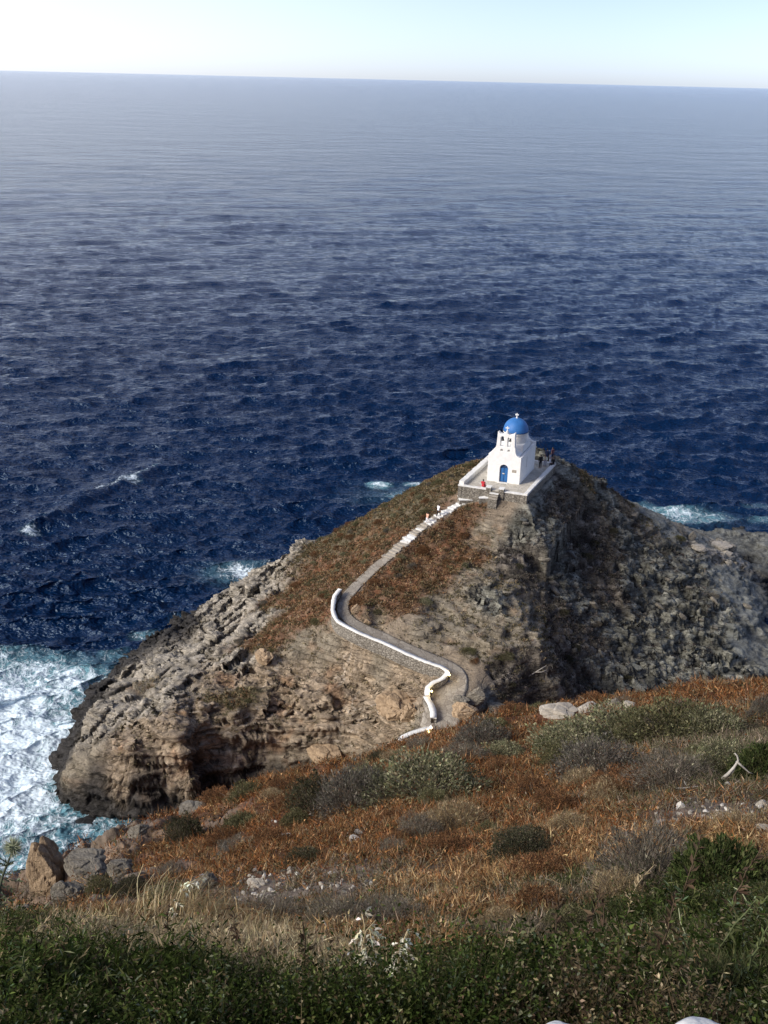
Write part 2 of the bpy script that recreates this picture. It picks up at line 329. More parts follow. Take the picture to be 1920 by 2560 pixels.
# ------------------------------------------------------------------ HEADLAND height field
#  pixel u, v, height, surface kind
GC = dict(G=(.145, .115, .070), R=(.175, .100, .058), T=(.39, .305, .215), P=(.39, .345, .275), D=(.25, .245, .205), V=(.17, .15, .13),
          B=(.27, .215, .155), K=(.045, .042, .040), L=(.27, .23, .17), S=(.22, .225, .205))
CP = [  # skyline, left
 (1196,1159,20.5,'G'),(1100,1209,19,'G'),(1047,1245,17.5,'G'),(961,1290,15,'G'),(888,1320,12.5,'G'),(845,1343,10,'G'),(795,1362,8,'G'),
 (740,1378,6,'P'),(700,1402,5.5,'P'),(640,1440,4.2,'P'),(570,1480,3.6,'P'),(550,1535,2.6,'P'),(460,1562,2.2,'K'),(400,1592,1.2,'K'),
 # hidden far side of it
 (1196,1240,-3,'K'),(1060,1290,-3,'K'),(961,1325,-3,'K'),(870,1360,-3,'K'),(790,1392,-3,'K'),(700,1428,-3,'K'),(620,1470,-3,'K'),(530,1512,-3,'K'),(440,1545,-3,'K'),
 # path corridor flanks
 (1165,1255,19.0,'B'),(1030,1300,16.6,'G'),(960,1345,15.0,'R'),(905,1395,12.4,'R'),(850,1430,11.2,'R'),(790,1440,8.7,'R'),(820,1480,12.0,'R'),(770,1480,9.3,'R'),
 (820,1530,12.2,'R'),(760,1550,10.4,'R'),(700,1500,7.2,'R'),(650,1500,5.2,'P'),(600,1530,4.6,'P'),(640,1560,6.5,'P'),(700,1570,8.3,'R'),(560,1600,5.2,'P'),(480,1640,5,'P'),(600,1660,7.0,'P'),
 (680,1600,7.8,'R'),(750,1600,9.6,'L'),(820,1590,11.0,'L'),(880,1620,10.6,'T'),(960,1640,10.8,'L'),(1030,1670,10.6,'T'),(930,1640,9.6,'T'),
 # brown layered cliffs, middle
 (850,1690,8.2,'T'),(750,1690,7.6,'T'),(650,1690,7.6,'T'),(550,1700,7,'T'),(450,1700,6.6,'P'),(370,1690,4.6,'P'),(350,1720,5.4,'L'),(300,1700,3.6,'P'),
 (270,1690,2.0,'K'),(230,1740,2.0,'K'),(200,1790,1.6,'K'),(170,1850,1.2,'K'),(148,1900,1,'K'),(280,1780,5.2,'P'),(230,1840,4.6,'P'),(330,1850,7,'T'),(430,1850,7.4,'T'),
 (400,1760,7.2,'P'),(500,1790,7.4,'T'),(650,1800,6.4,'T'),(600,1760,6.8,'G'),(720,1770,6.8,'T'),(800,1780,6.8,'T'),(900,1700,8.4,'T'),(950,1770,7.4,'T'),(1000,1720,9.6,'T'),(1040,1740,9.9,'T'),
 (980,1820,7.2,'T'),(900,1840,5.2,'T'),(800,1850,4.6,'T'),(700,1860,4.2,'T'),(600,1870,4.6,'T'),(470,1895,6,'T'),(310,1890,6.4,'T'),(200,1900,4.2,'L'),(160,1935,2.6,'L'),
 # cliff foot
 (135,1975,-.5,'K'),(160,2045,-.8,'K'),(250,2065,-.8,'K'),(330,2070,-.8,'K'),(420,2065,-1,'K'),(520,2025,-.8,'K'),(620,1985,-.6,'K'),(700,1955,.4,'L'),(800,1930,1.4,'L'),(880,1905,3,'L'),
 (120,1930,-3,'K'),(100,1990,-3,'K'),(150,2110,-4,'K'),(300,2140,-4,'K'),(450,2120,-4,'K'),(600,2060,-3,'K'),(750,2010,-1,'K'),(900,1960,2,'L'),
 (130,1860,-3,'K'),(165,1790,-3,'K'),(200,1730,-3,'K'),(245,1672,-3,'K'),(320,1625,-3,'K'),(370,1580,-3,'K'),
 # terrace
 (1150,1215,19.6,'G'),(1230,1150,20.3,'G'),(1340,1140,20.6,'D'),(1400,1160,20.7,'D'),(1370,1200,20.5,'D'),(1325,1243,20.0,'D'),(1250,1180,20.3,'B'),(1180,1236,19.5,'R'),(1260,1250,19.4,'B'),
 # saddle slope between path and dark face
 (1190,1275,18.5,'R'),(1150,1300,17.7,'R'),(1240,1290,18.2,'B'),(1215,1335,16.9,'L'),(1130,1340,16.5,'R'),(1040,1370,15.6,'R'),(1150,1400,15.4,'R'),(1000,1420,14.6,'R'),(1080,1450,14.6,'R'),
 (940,1465,13.9,'R'),(900,1510,13.5,'R'),(1000,1510,13.9,'R'),(1200,1430,15.6,'L'),(1240,1500,14.6,'D'),(1120,1520,13.9,'L'),(920,1545,13.4,'L'),(980,1580,13.2,'B'),(1080,1600,12.9,'L'),(1200,1560,13.6,'L'),
 (1300,1520,13.6,'L'),(1350,1590,12.6,'L'),(1200,1630,12.4,'L'),(1130,1650,12.3,'B'),(1290,1640,12.2,'L'),(1370,1645,11.4,'L'),(1200,1680,11.7,'B'),(1260,1690,11.0,'V'),(1190,1730,11.2,'B'),
 (1230,1760,9.9,'S'),(1290,1740,9.4,'V'),(1320,1680,10.4,'V'),(1150,1780,10.2,'L'),(1100,1830,9.6,'L'),(1020,1850,8.9,'L'),(1130,1900,8,'L'),(960,1900,5,'L'),
 # dark face
 (1300,1330,17.4,'D'),(1400,1230,18.4,'V'),(1390,1300,16.2,'V'),(1450,1270,15.8,'V'),(1300,1410,15.0,'V'),(1400,1400,13.2,'D'),(1500,1350,12.4,'V'),(1600,1380,9.6,'D'),(1700,1400,7.4,'D'),(1420,1490,11.0,'D'),
 (1500,1450,10.2,'V'),(1600,1480,7.8,'D'),(1700,1500,6.0,'D'),(1450,1580,8.8,'V'),(1560,1580,6.8,'D'),(1680,1600,4.8,'D'),(1780,1580,4.0,'D'),(1420,1680,7.6,'V'),(1520,1700,5.2,'D'),(1650,1690,3.6,'D'),(1800,1680,2.4,'D'),
 (1400,1760,6.4,'V'),(1350,1800,6.0,'V'),(1550,1790,3,'D'),(1750,1760,2,'D'),(1900,1740,1,'D'),(1280,1830,6.5,'V'),
 # skyline, right
 (1425,1178,19.4,'D'),(1460,1192,18.3,'G'),(1490,1210,17,'D'),(1530,1242,15,'D'),(1560,1266,13.4,'V'),(1600,1284,11.9,'L'),(1650,1298,9.8,'S'),(1700,1318,7.8,'L'),(1740,1345,6.2,'S'),
 (1440,1260,-3,'K'),(1500,1262,-3,'K'),(1560,1286,-3,'K'),(1620,1306,-3,'K'),(1690,1322,-2.5,'K'),
 # sloping pale slabs
 (1790,1392,5.2,'P'),(1830,1370,4.6,'P'),(1815,1440,4.9,'S'),(1860,1450,3.6,'S'),(1845,1500,3.8,'S'),(1900,1500,1.8,'S'),(1800,1520,4.6,'D'),(1920,1560,1.0,'S'),(1860,1600,2.4,'S'),(1930,1640,.9,'S'),
 # gap and shelf
 (1880,1425,-.6,'K'),(1935,1480,-.8,'K'),(1830,1360,2.0,'S'),(1980,1540,-1,'K'),(2000,1680,-1.5,'K'),
 (1745,1326,1.3,'S'),(1830,1330,1.3,'S'),(1920,1338,1.5,'S'),(2050,1350,1.4,'S'),(1800,1348,1.3,'S'),(1920,1390,1.6,'S'),(2050,1420,1.4,'S'),(1900,1405,1.4,'S'),(2000,1445,1.0,'S'),
 (1735,1316,-1.5,'K'),(1830,1318,-1.5,'K'),(1920,1325,-1.5,'K'),(2050,1336,-2,'K'),(2200,1380,-2,'K'),(2250,1560,-3,'K'),(2100,1760,-3,'K')]
PATH = [(1246,1232,20.6),(1236,1243,20.0),(1200,1247,19.5),(1170,1254,19.1),(1140,1267,18.6),(1100,1291,17.9),(1070,1310,17.3),(1030,1340,16.5),(1000,1367,15.8),(968,1395,15.1),(940,1418,14.6),(910,1446,14.1),
        (882,1474,13.7),(862,1500,13.4),(857,1524,13.2),(872,1548,13.05),(905,1568,12.9),(950,1588,12.7),(1000,1612,12.5),(1050,1634,12.3),(1100,1655,12.1),(1140,1680,11.8),(1138,1712,11.5),(1115,1745,11.2),(1105,1790,10.7),(1085,1835,10.1),(1030,1860,9.6)]
PW = np.array([atz(*p) for p in PATH])
def dense(P, step=.25):
    out = [P[0]]
    for i in range(len(P) - 1):     # catmull-rom
        p0, p1, p2, p3 = P[max(i - 1, 0)], P[i], P[i + 1], P[min(i + 2, len(P) - 1)]
        n = max(2, int(np.linalg.norm(p2 - p1) / step))
        for k in range(1, n + 1):
            t = k / n; out.append(.5 * ((2 * p1) + (p2 - p0) * t + (2 * p0 - 5 * p1 + 4 * p2 - p3) * t * t + (3 * p1 - p0 - 3 * p2 + p3) * t ** 3))
    return np.array(out)
PD = dense(PW)
pw_w = np.interp(np.linspace(0, 1, len(PD)), [0, .2, .45, .62, .8, .88, 1], [.42, .42, .5, .55, .72, 1.7, 1.5])   # half width along the path
cpw = np.array([atz(u, v, z) for u, v, z, k in CP])
XY = np.vstack([cpw[:, :2], PW[:, :2]]); ZZ = np.concatenate([cpw[:, 2], PW[:, 2]])
h_rbf = RBF(XY, ZZ, 1.5, .12)
kinds = 'GRTPDVBKLS'
KV = np.eye(len(kinds))[[kinds.index(k[3]) for k in CP]]
# terrace corner points in plan
TZ = 21.0
T_FL, T_FR, T_BR = atz(1145.3, 1211, TZ + .15)[:2], atz(1318, 1238, TZ + .1)[:2], atz(1389, 1158, TZ + .3)[:2]
T_BL = T_FL + np.array([4.6, 9.9])
TQ = np.array([T_FL, T_FR, T_BR, T_BL])
def poly_sd(P, X, Y):      # signed distance to a convex polygon (ccw), negative inside
    d = np.full(np.shape(X), -1e9)
    for i in range(len(P)):
        a, b = P[i], P[(i + 1) % len(P)]; e = (b - a) / np.linalg.norm(b - a); n = np.array([e[1], -e[0]])
        d = np.maximum(d, (X - a[0]) * n[0] + (Y - a[1]) * n[1])
    return d
def near_path(X, Y):
    sh = np.shape(X); Q = np.stack([np.ravel(X), np.ravel(Y)], 1); D = np.full(len(Q), 99.); Z = np.zeros(len(Q)); Wd = np.ones(len(Q))
    m = (Q[:, 0] > PD[:, 0].min() - 5) & (Q[:, 0] < PD[:, 0].max() + 5) & (Q[:, 1] > PD[:, 1].min() - 5) & (Q[:, 1] < PD[:, 1].max() + 5)
    idx = np.nonzero(m)[0]
    for i in range(0, len(idx), 50000):
        j = idx[i:i + 50000]; dd = ((Q[j][:, None] - PD[None, :, :2]) ** 2).sum(2); a = dd.argmin(1)
        D[j] = np.sqrt(dd[np.arange(len(j)), a]); Z[j] = PD[a, 2]; Wd[j] = pw_w[a]
    return D.reshape(sh), Z.reshape(sh), Wd.reshape(sh)
def head_fn(X, Y):
    """returns height, surface weights, rockiness"""
    wx = fbm(X * .12, Y * .12, 1, 3) * 1.6; wy = fbm(X * .12, Y * .12, 7, 3) * 1.6
    h = h_rbf(X, Y)
    kw = idw(XY[:len(CP)], KV, X + wx, Y + wy, 5)
    K = {k: kw[..., i] for i, k in enumerate(kinds)}
    rock = K['T'] + K['P'] + K['D'] * .9 + K['K'] + K['L'] * .7 + K['S'] * .6 + K['V'] * .35
    veg = K['G'] + K['R'] + K['V'] * .5
    dn, pz, pw_ = near_path(X, Y); td = poly_sd(TQ, X, Y)
    damp = sstep(0.2, 2.2, dn - pw_) * sstep(.3, 2.5, td)
    h = np.where(td < 4, np.maximum(h, TZ - .95 - .95 * np.clip(td, 0, 9)), h)
    gy0, gx0 = np.gradient(h, gy, gx); cl = sstep(.55, 1.4, np.hypot(gx0, gy0)); dz = damp * (1 - .9 * cl)
    # large relief
    h = h + dz * (fbm(X * .22, Y * .22, 3, 4) * 1.1 * np.clip(rock, .25, 1) + (ridge(X * .35 + 4, Y * .35, 2, 4) - .5) * .9 * (K['T'] * .6 + K['P'] * .6 + K['K'] * .7 + K['D'] * 1.3 + K['V'] * 1.0 + K['S'] * .4)) + dz * (K['D'] + K['V'] * .8) * fbm(X * .5, Y * .5, 21, 3) * .8
    # strata ledges: tilted bedding
    for s, a in ((1.9, .85), (.62, .95)):
        dip = .10 * X + .05 * Y + fbm(X * .1, Y * .1, s, 3) * 1.6
        t = (h + dip) / s; f = t - np.floor(t); g = sstep(.25, .95, f) ; g = np.where(f > .93, 1, g)
        st = (np.floor(t) + g) * s - dip
        am = a * (K['T'] + K['L'] * 1.0 + K['P'] * .45 + K['K'] * .5 + K['S'] * .5 + K['D'] * .3) * sstep(.3, .55, .5 + fbm(X * .3, Y * .3, 4 + s, 2)) * damp
        h = h * (1 - am) + st * am
    # joint blocks
    f1, f2, cid = worley(X * .55 + wx * .3, Y * .55, h * .35)
    hold = 0
    bl = (K['T'] * .28 + K['P'] * .12 + K['K'] * .5) * dz
    a = math.radians(58); xp = X * math.cos(a) + Y * math.sin(a); yp = -X * math.sin(a) + Y * math.cos(a)
    g1, g2, gid = worley(xp * .17 + wx * .12, yp * .62 + wy * .35, h * .3, 21)
    h = h + (K['P'] + K['K'] * .4 + K['T'] * .2) * dz * ((gid - .5) * 1.2 - .5 * np.exp(-((g2 - g1) / .06) ** 2) + .5 * (1 - g1))
    h = h + bl * ((cid - .5) * .75 - .55 * np.exp(-((f2 - f1) / .07) ** 2))
    tl = h + .34 * X - .06 * Y + fbm(X * .18, Y * .18, 31, 3) * 1.5
    for s_, a_ in ((1.5, .9), (.55, .7)):
        t = tl / s_; f = t - np.floor(t); g = np.where(f > .9, 1, sstep(.35, .9, f)); am = a_ * np.clip(K['D'] + K['V'] * .8 + K['S'] * .7, 0, 1) * damp * sstep(.35, .6, .5 + fbm(X * .35, Y * .35, 44 + s_, 2)); h = h + (((np.floor(t) + g) * s_) - tl) * am
    # slabs on the dark face, running down to the right
    a = math.radians(-18); xr = X * math.cos(a) - Y * math.sin(a); yr = X * math.sin(a) + Y * math.cos(a)
    f1, f2, cid = worley(xr * .42 + fbm(X * .4, Y * .4) * .8, yr * 1.05, h * .5, 5)
    sl = (K['D'] + K['S'] * .25 + K['V'] * .4) * damp
    rg_ = ridge(xr * .13 + wx * .1, yr * .42 + wy * .15, 5, 4); h = h + (K['D'] + K['V'] * .8) * damp * (rg_ - .45) * 1.5
    h = h + sl * ((cid - .45) * .7 * sstep(.05, .3, f2 - f1) - .25)
    h = h + dz * (fbm(X * 1.1, Y * 1.1, 5, 4) * (.15 * rock + .2 * veg))
    # scrub mounds
    f1, f2, cid = worley(X * .85 + 50, Y * .85, X * 0 + .5, 9)
    h = h + damp * veg * .38 * np.clip(1 - f1 * 1.5, 0, 1) ** .6 * (cid > .25)
    # path bed, terrace bed
    b = 1 - sstep(.05, 1.5, dn - pw_); h = h * (1 - b) + (pz - .06) * b
    b = 1 - sstep(-.2, .9, td); h = np.where(b > 0, h * (1 - b) + np.minimum(h, TZ - 1.05) * b, h)
    return h, K, rock, veg, dn - pw_, td
STEP = .155
gx = np.arange(-44, 74, STEP); gy = np.concatenate([np.arange(66, 71, .2), np.arange(71, 86, .075), np.arange(86, 158, STEP)])
X, Y = np.meshgrid(gx, gy)
Hh, K, rock, veg, dpath, tdist = head_fn(X, Y)
gyy, gxx = np.gradient(Hh, gy, gx); slope = np.sqrt(gxx ** 2 + gyy ** 2)
nx, ny, nz_ = -gxx / np.sqrt(1 + slope ** 2), -gyy / np.sqrt(1 + slope ** 2), 1 / np.sqrt(1 + slope ** 2)
far = sstep(.3, 1.6, dpath) * sstep(.3, 2, tdist)
hb = Hh + .10 * X + .05 * Y + .5 * fbm(X * .15, Y * .15, 2, 3)
st = pn(X * .09, Y * .09, hb * 1.5) + .8 * pn(X * .16, Y * .16, hb * 3.6) + .45 * pn(X * .4, Y * .4, hb * 8) + .45 * fbm(X * 1.2, Y * 1.2, Hh * 1.5, 2)
f1, f2, cid = worley(X * .33 + .2 * pn(X, Y, Hh), Y * .33, hb * 1.0, 11)
cliff = sstep(.5, 1.5, slope)
disp = (st * .62 * cliff + cliff * ((cid - .5) * .7 - .3 * np.exp(-((f2 - f1) / .08) ** 2)) * (K['T'] + K['P'] * .6 + K['K'] + K['L'] * .6) + (1 - cliff) * .15 * st) * np.clip(rock, 0, 1) * far
disp = np.clip(disp * 1.15, -1.3, 1.3)
PX, PY, PZ = X + nx * disp, Y + ny * disp, Hh + nz_ * disp
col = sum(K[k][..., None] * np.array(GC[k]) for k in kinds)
mott = fbm(X * .5, Y * .5, 9, 4)
col = col * (1 + .0 * mott[..., None])
# bare rock on steep scrub; dusty ledges on flat tops of tan rock; rusty and white veins
steep = sstep(.9, 1.7, slope) * np.clip(veg, 0, 1); col = col * (1 - steep[..., None] * .7) + np.array(GC['L']) * steep[..., None] * .7
rust = sstep(.12, .4, fbm(X * .3 + 9, Y * .3, Hh * .5, 4)) * (K['T'] + K['L'] * .6); col = col * (1 - .45 * rust[..., None]) + np.array((.36, .17, .07)) * .45 * rust[..., None]
vein = np.exp(-(pn(X * .35, Y * .35, Hh * 1.3) / .03) ** 2) * (K['T'] + K['P']) * sstep(.0, .3, pn(X * .2 + 3, Y * .2)); col = col * (1 - .6 * vein[..., None]) + np.array((.62, .56, .48)) * .6 * vein[..., None]
gpatch = sstep(.05, .3, fbm(X * .35 + 40, Y * .35, 3, 4)) * (K['G'] + K['R'] * .5); col = col * (1 - .6 * gpatch[..., None]) + np.array((.105, .098, .055)) * .6 * gpatch[..., None]
rp = sstep(.02, .3, fbm(X * .45 - 20, Y * .45, 13, 4)) * (K['G'] * .5 + K['R']); col = col * (1 - .6 * rp[..., None]) + np.array((.25, .10, .045)) * .6 * rp[..., None]
wet = (1 - sstep(.5, 2.6, Hh + .9 * fbm(X * .4, Y * .4, 2, 3))) * sstep(-10, 0, -X * 0); wet = wet * np.where(X > 38, .35, 1); col = col * (1 - wet[..., None]) + np.array((.048, .044, .040)) * wet[..., None]
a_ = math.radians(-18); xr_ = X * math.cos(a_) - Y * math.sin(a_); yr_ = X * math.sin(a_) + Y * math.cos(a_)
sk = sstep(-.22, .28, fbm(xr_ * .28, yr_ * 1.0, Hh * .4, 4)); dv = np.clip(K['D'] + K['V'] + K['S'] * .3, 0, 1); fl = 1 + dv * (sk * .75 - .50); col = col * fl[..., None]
pb = 1 - sstep(.0, .7, dpath); col = col * (1 - pb[..., None]) + np.array((.24, .20, .155)) * pb[..., None]
# worn earth track below the terrace
V = np.stack([PX, PY, PZ], -1).reshape(-1, 3); q = grid_quads(len(gy), len(gx), Hh > -2.2)
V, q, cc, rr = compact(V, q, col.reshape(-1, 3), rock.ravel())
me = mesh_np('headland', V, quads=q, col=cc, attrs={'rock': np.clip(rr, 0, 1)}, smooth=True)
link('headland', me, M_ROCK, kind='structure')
BV_HEAD = BVHTree.FromPolygons([tuple(v) for v in V[::1].tolist()], [tuple(f) for f in q.tolist()]) if False else None
HG = (gx, gy, PZ)
def head_z(x, y):
    i = (np.asarray(x) - gx[0]) / STEP; j = np.interp(np.asarray(y), gy, np.arange(len(gy)))
    i0 = np.clip(np.floor(i).astype(int), 0, len(gx) - 2); j0 = np.clip(np.floor(j).astype(int), 0, len(gy) - 2); a = np.clip(i - i0, 0, 1); b = np.clip(j - j0, 0, 1)
    return (PZ[j0, i0] * (1 - a) + PZ[j0, i0 + 1] * a) * (1 - b) + (PZ[j0 + 1, i0] * (1 - a) + PZ[j0 + 1, i0 + 1] * a) * b
def march(u, v, fz, t0, t1, step):
    d = ray(u, v); t = np.arange(t0, t1, step); P = CAM + d * t[:, None]; below = P[:, 2] < fz(P[:, 0], P[:, 1]); k = np.argmax(below)
    return P[k] if below.any() else P[-1]
def on_head(u, v):
    p = march(u, v, head_z, 70, 175, .05); return np.array([p[0], p[1], float(head_z(p[0], p[1]))])

# ------------------------------------------------------------------ HILLSIDE (near slope) height field
HC = [  # u, v, distance, kind
 (-200,2560,4.2,'g'),(0,2560,4.2,'g'),(480,2560,4.2,'g'),(960,2560,4.2,'g'),(1440,2560,4.0,'g'),(1920,2560,4.0,'g'),(2150,2560,4,'g'),
 (0,2450,5.1,'g'),(480,2450,5.2,'g'),(480,2385,6.3,'s'),(820,2430,5.7,'s'),(720,2400,6.2,'s'),(960,2450,5.4,'g'),(1120,2400,6.2,'y'),(1250,2420,6.0,'g'),(1440,2450,5.2,'g'),(1920,2430,5.4,'g'),
 (-200,2340,8,'g'),(0,2350,7,'g'),(300,2350,7.2,'s'),(640,2350,7.2,'s'),(960,2350,7.3,'y'),(1300,2350,7.3,'d'),(1600,2300,7.6,'g'),(1920,2250,8.2,'g'),(1600,2180,10.5,'g'),(1920,2130,11.5,'y'),
 (0,2305,24,'k'),(100,2290,22,'k'),(200,2260,23,'k'),(60,2330,15,'k'),(200,2320,14,'r'),(420,2290,10,'y'),(480,2220,17,'k'),(560,2300,10,'y'),(650,2270,12,'w'),(740,2210,15,'w'),(640,2190,17,'r'),
 (340,2200,24,'k'),(230,2160,29,'k'),(120,2160,29.5,'t'),(150,2220,27,'k'),(380,2120,29,'r'),(300,2140,31,'k'),(450,2100,31,'r'),(540,2050,32,'k'),(560,2120,26,'r'),
 (900,2280,9.5,'d'),(900,2200,13.5,'w'),(900,2130,17,'r'),(700,2120,21,'r'),(900,2050,22,'r'),(700,2040,27,'r'),(900,1960,28,'r'),(700,1975,32,'r'),
 (1200,2280,9.2,'y'),(1200,2200,12,'y'),(1200,2100,17,'r'),(1200,2000,23,'r'),(1200,1900,30,'r'),(1200,1830,35.5,'r'),
 (1450,2250,9.6,'d'),(1450,2150,12.5,'y'),(1450,2060,16.5,'r'),(1450,1960,23,'r'),(1450,1870,30,'r'),(1450,1800,36.5,'r'),
 (1750,2100,12.6,'y'),(1750,2020,16,'w'),(1750,1940,20.5,'d'),(1750,1860,27,'d'),(1750,1780,34,'d'),(1920,2020,16,'w'),(1920,1920,21,'g'),(1920,1820,29,'d'),(1920,1750,37,'r'),
 (98,2114,31,'t'),(170,2105,32,'t'),(250,2103,34,'k'),(330,2064,37,'k'),(450,2022,38,'r'),(560,1970,38,'r'),(650,1938,37,'r'),(760,1915,36.5,'r'),(830,1887,36.5,'r'),(930,1880,37,'r'),(1000,1876,38,'r'),(1050,1858,38.5,'r'),
 (1105,1826,39,'r'),(1200,1784,40.5,'r'),(1350,1764,42,'r'),(1500,1742,43.5,'r'),(1650,1720,44.5,'r'),(1750,1702,45.5,'r'),(1920,1698,46.5,'r'),(2200,1690,47,'r'),
 (-250,2330,24,'k'),(-250,2310,33,'k'),(70,2278,31,'k'),(20,2300,33,'k'),(-80,2305,33,'k'),(2300,2000,17,'r')]
HID = [(-150,2330,-2),(20,2330,-2),(75,2300,-2),(100,2190,-2),(250,2170,-2),(330,2140,-2),(450,2095,-2),(560,2050,-1),(650,2015,0),(760,1990,1),(830,1965,2),(930,1940,4),(1000,1925,6),(1100,1900,7.5),(1200,1880,7),(1350,1850,5),(1500,1830,3),(1650,1805,2),(1750,1790,1),(1920,1780,0),(2200,1770,0)]
hw = np.array([atd(u, v, d) for u, v, d, k in HC]); hh = np.array([atz(*p) for p in HID])
near0 = np.array([[0, -1.5, H - 1.5], [0, 1.0, H - 1.75], [-2.5, .9, H - 1.8], [2.5, .9, H - 1.7], [-3, -2, H - 1.5], [3, -2, H - 1.5]])
HP = np.vstack([hw, hh, near0]); hill_rbf = RBF(HP[:, :2], HP[:, 2], .4, .02)
HK = 'gsykrtwd'
HCOL = dict(g=(.045, .050, .022), s=(.20, .155, .09), y=(.21, .135, .062), k=(.15, .125, .10), r=(.13, .055, .026), t=(.36, .24, .155), w=(.19, .15, .115), d=(.125, .095, .06))
HKV = np.eye(len(HK))[[HK.index(k[3]) for k in HC]]
def hill_fn(X, Y):
    r = np.sqrt(X ** 2 + Y ** 2); h = hill_rbf(X, Y)
    lg = np.log(np.maximum(r, 1)); sx = np.arctan2(X, np.maximum(Y, .1)) * 8; sy = lg * 8
    P = np.stack([np.arctan2(hw[:, 0], hw[:, 1]) * 8, np.log(np.hypot(hw[:, 0], hw[:, 1])) * 8], 1)
    w1 = fbm(X * .35, Y * .35, 2, 4) * np.clip(r, 3, 30) / 30 * 1.2; kw = idw(P, HKV, sx + w1, sy + w1 * .7, 5)
    Kh = {k: kw[..., i] for i, k in enumerate(HK)}
    amp = np.clip(r / 30, .1, 1.0)
    h = h + amp * fbm(X * .4, Y * .4, 8, 4) * .55 + .06 * fbm(X * 2.2, Y * 2.2, 3, 3) * np.clip(amp * 2, .3, 1)
    h = h - .42 * sstep(14, 28, r)
    rk = Kh['k'] + Kh['t']
    f1, f2, cid = worley(X * .5, Y * .5, h * .5, 3)
    h = h + rk * amp * ((cid - .5) * 1.1 - .5 * np.exp(-((f2 - f1) / .08) ** 2) + (ridge(X * .8, Y * .8, 4, 3) - .5) * .7)
    return h, Kh, r
az = np.radians(np.arange(-37, 37, .085)); rr_ = np.concatenate([np.linspace(.3, 2, 10)[:-1], np.exp(np.linspace(math.log(2), math.log(95), 900))])
RR, AZ = np.meshgrid(rr_, az, indexing='ij'); X2, Y2 = RR * np.sin(AZ), RR * np.cos(AZ)
Z2, Kh, r2 = hill_fn(X2, Y2)
HZ = Z2
def hill_z(x, y):
    r = np.hypot(x, y); a = np.arctan2(x, y)
    j = np.clip((a - az[0]) / (az[1] - az[0]), 0, len(az) - 1.001); i = np.interp(r, rr_, np.arange(len(rr_)))
    i0 = np.clip(np.floor(i).astype(int), 0, len(rr_) - 2); j0 = np.floor(j).astype(int); b = i - i0; c = j - j0
    return (HZ[i0, j0] * (1 - c) + HZ[i0, j0 + 1] * c) * (1 - b) + (HZ[i0 + 1, j0] * (1 - c) + HZ[i0 + 1, j0 + 1] * c) * b
hcol = sum(Kh[k][..., None] * np.array(HCOL[k]) for k in HK)
lichen = sstep(.0, .3, fbm(X2 * .9, Y2 * .9, 5, 4)) * (Kh['k']); hcol = hcol * (1 - .4 * lichen[..., None]) + np.array((.12, .085, .055)) * .4 * lichen[..., None]
V2 = np.stack([X2, Y2, Z2], -1).reshape(-1, 3); q2 = grid_quads(len(rr_), len(az), Z2 > -1.5)[:, ::-1]
V2, q2, c2 = compact(V2, q2, hcol.reshape(-1, 3))
link('hillside', mesh_np('hillside', V2, quads=q2, col=c2, smooth=True), M_SOIL, kind='structure')
ANG = np.arctan2(Z2 - H, RR); CM = np.maximum.accumulate(ANG, axis=0)
def visible(x, y, z, tol=.02):
    r = np.hypot(x, y); a = np.arctan2(x, y); j = np.clip(((a - az[0]) / (az[1] - az[0])).astype(int), 0, len(az) - 1); i = np.clip(np.searchsorted(rr_, r) - 1, 0, len(rr_) - 1)
    return np.arctan2(z - H, r) > CM[i, j] - tol
def on_hill(u, v):
    p = march(u, v, hill_z, .6, 60, .02); return np.array([p[0], p[1], float(hill_z(p[0], p[1]))])

# ------------------------------------------------------------------ SEA
def wave_tile(n, Lm, comps, seed):
    g = np.random.default_rng(seed); k1 = np.fft.fftfreq(n, Lm / n) * 2 * math.pi; KX, KY = np.meshgrid(k1, k1); kk = np.hypot(KX, KY); kk[0, 0] = 1
    A = np.zeros_like(kk)
    for lam, spread, ang, amp in comps:
        kp = 2 * math.pi / lam; c = (KX * math.cos(ang) + KY * math.sin(ang)) / kk
        A += amp * np.sqrt(np.exp(-1.25 * (kp / kk) ** 2) / kk ** 4 * np.where(c > 0, c, 0) ** spread)
    A[0, 0] = 0; A *= (kk < math.pi * n / Lm * .8)
    S = A * (g.normal(size=kk.shape) + 1j * g.normal(size=kk.shape)); out = []
    for s in (0, .6, 1.2, 2.5, 5, 10, 20):
        B = S * np.exp(-(kk * s / 2) ** 2)
        out.append(np.stack([np.fft.ifft2(B).real, np.fft.ifft2(1j * B * KX / kk).real, np.fft.ifft2(1j * B * KY / kk).real], -1))
    out = np.array(out); out /= out[0, ..., 0].std(); return out
def samp(T, Lm, x, y, lod, ang):
    n = T.shape[1]; c, s = math.cos(ang), math.sin(ang); u = (x * c + y * s) / Lm * n; v = (-x * s + y * c) / Lm * n
    u0 = np.floor(u); v0 = np.floor(v); a = (u - u0)[..., None]; b = (v - v0)[..., None]; u0 = u0.astype(int) % n; v0 = v0.astype(int) % n; u1 = (u0 + 1) % n; v1 = (v0 + 1) % n
    l0 = np.clip(np.floor(lod).astype(int), 0, 5); lf = np.clip(lod - l0, 0, 1)[..., None]
    def g(l): return (T[l, v0, u0] * (1 - a) + T[l, v0, u1] * a) * (1 - b) + (T[l, v1, u0] * (1 - a) + T[l, v1, u1] * a) * b
    r = g(l0) * (1 - lf) + g(l0 + 1) * lf
    return np.stack([r[..., 0], r[..., 1] * c - r[..., 2] * s, r[..., 1] * s + r[..., 2] * c], -1)
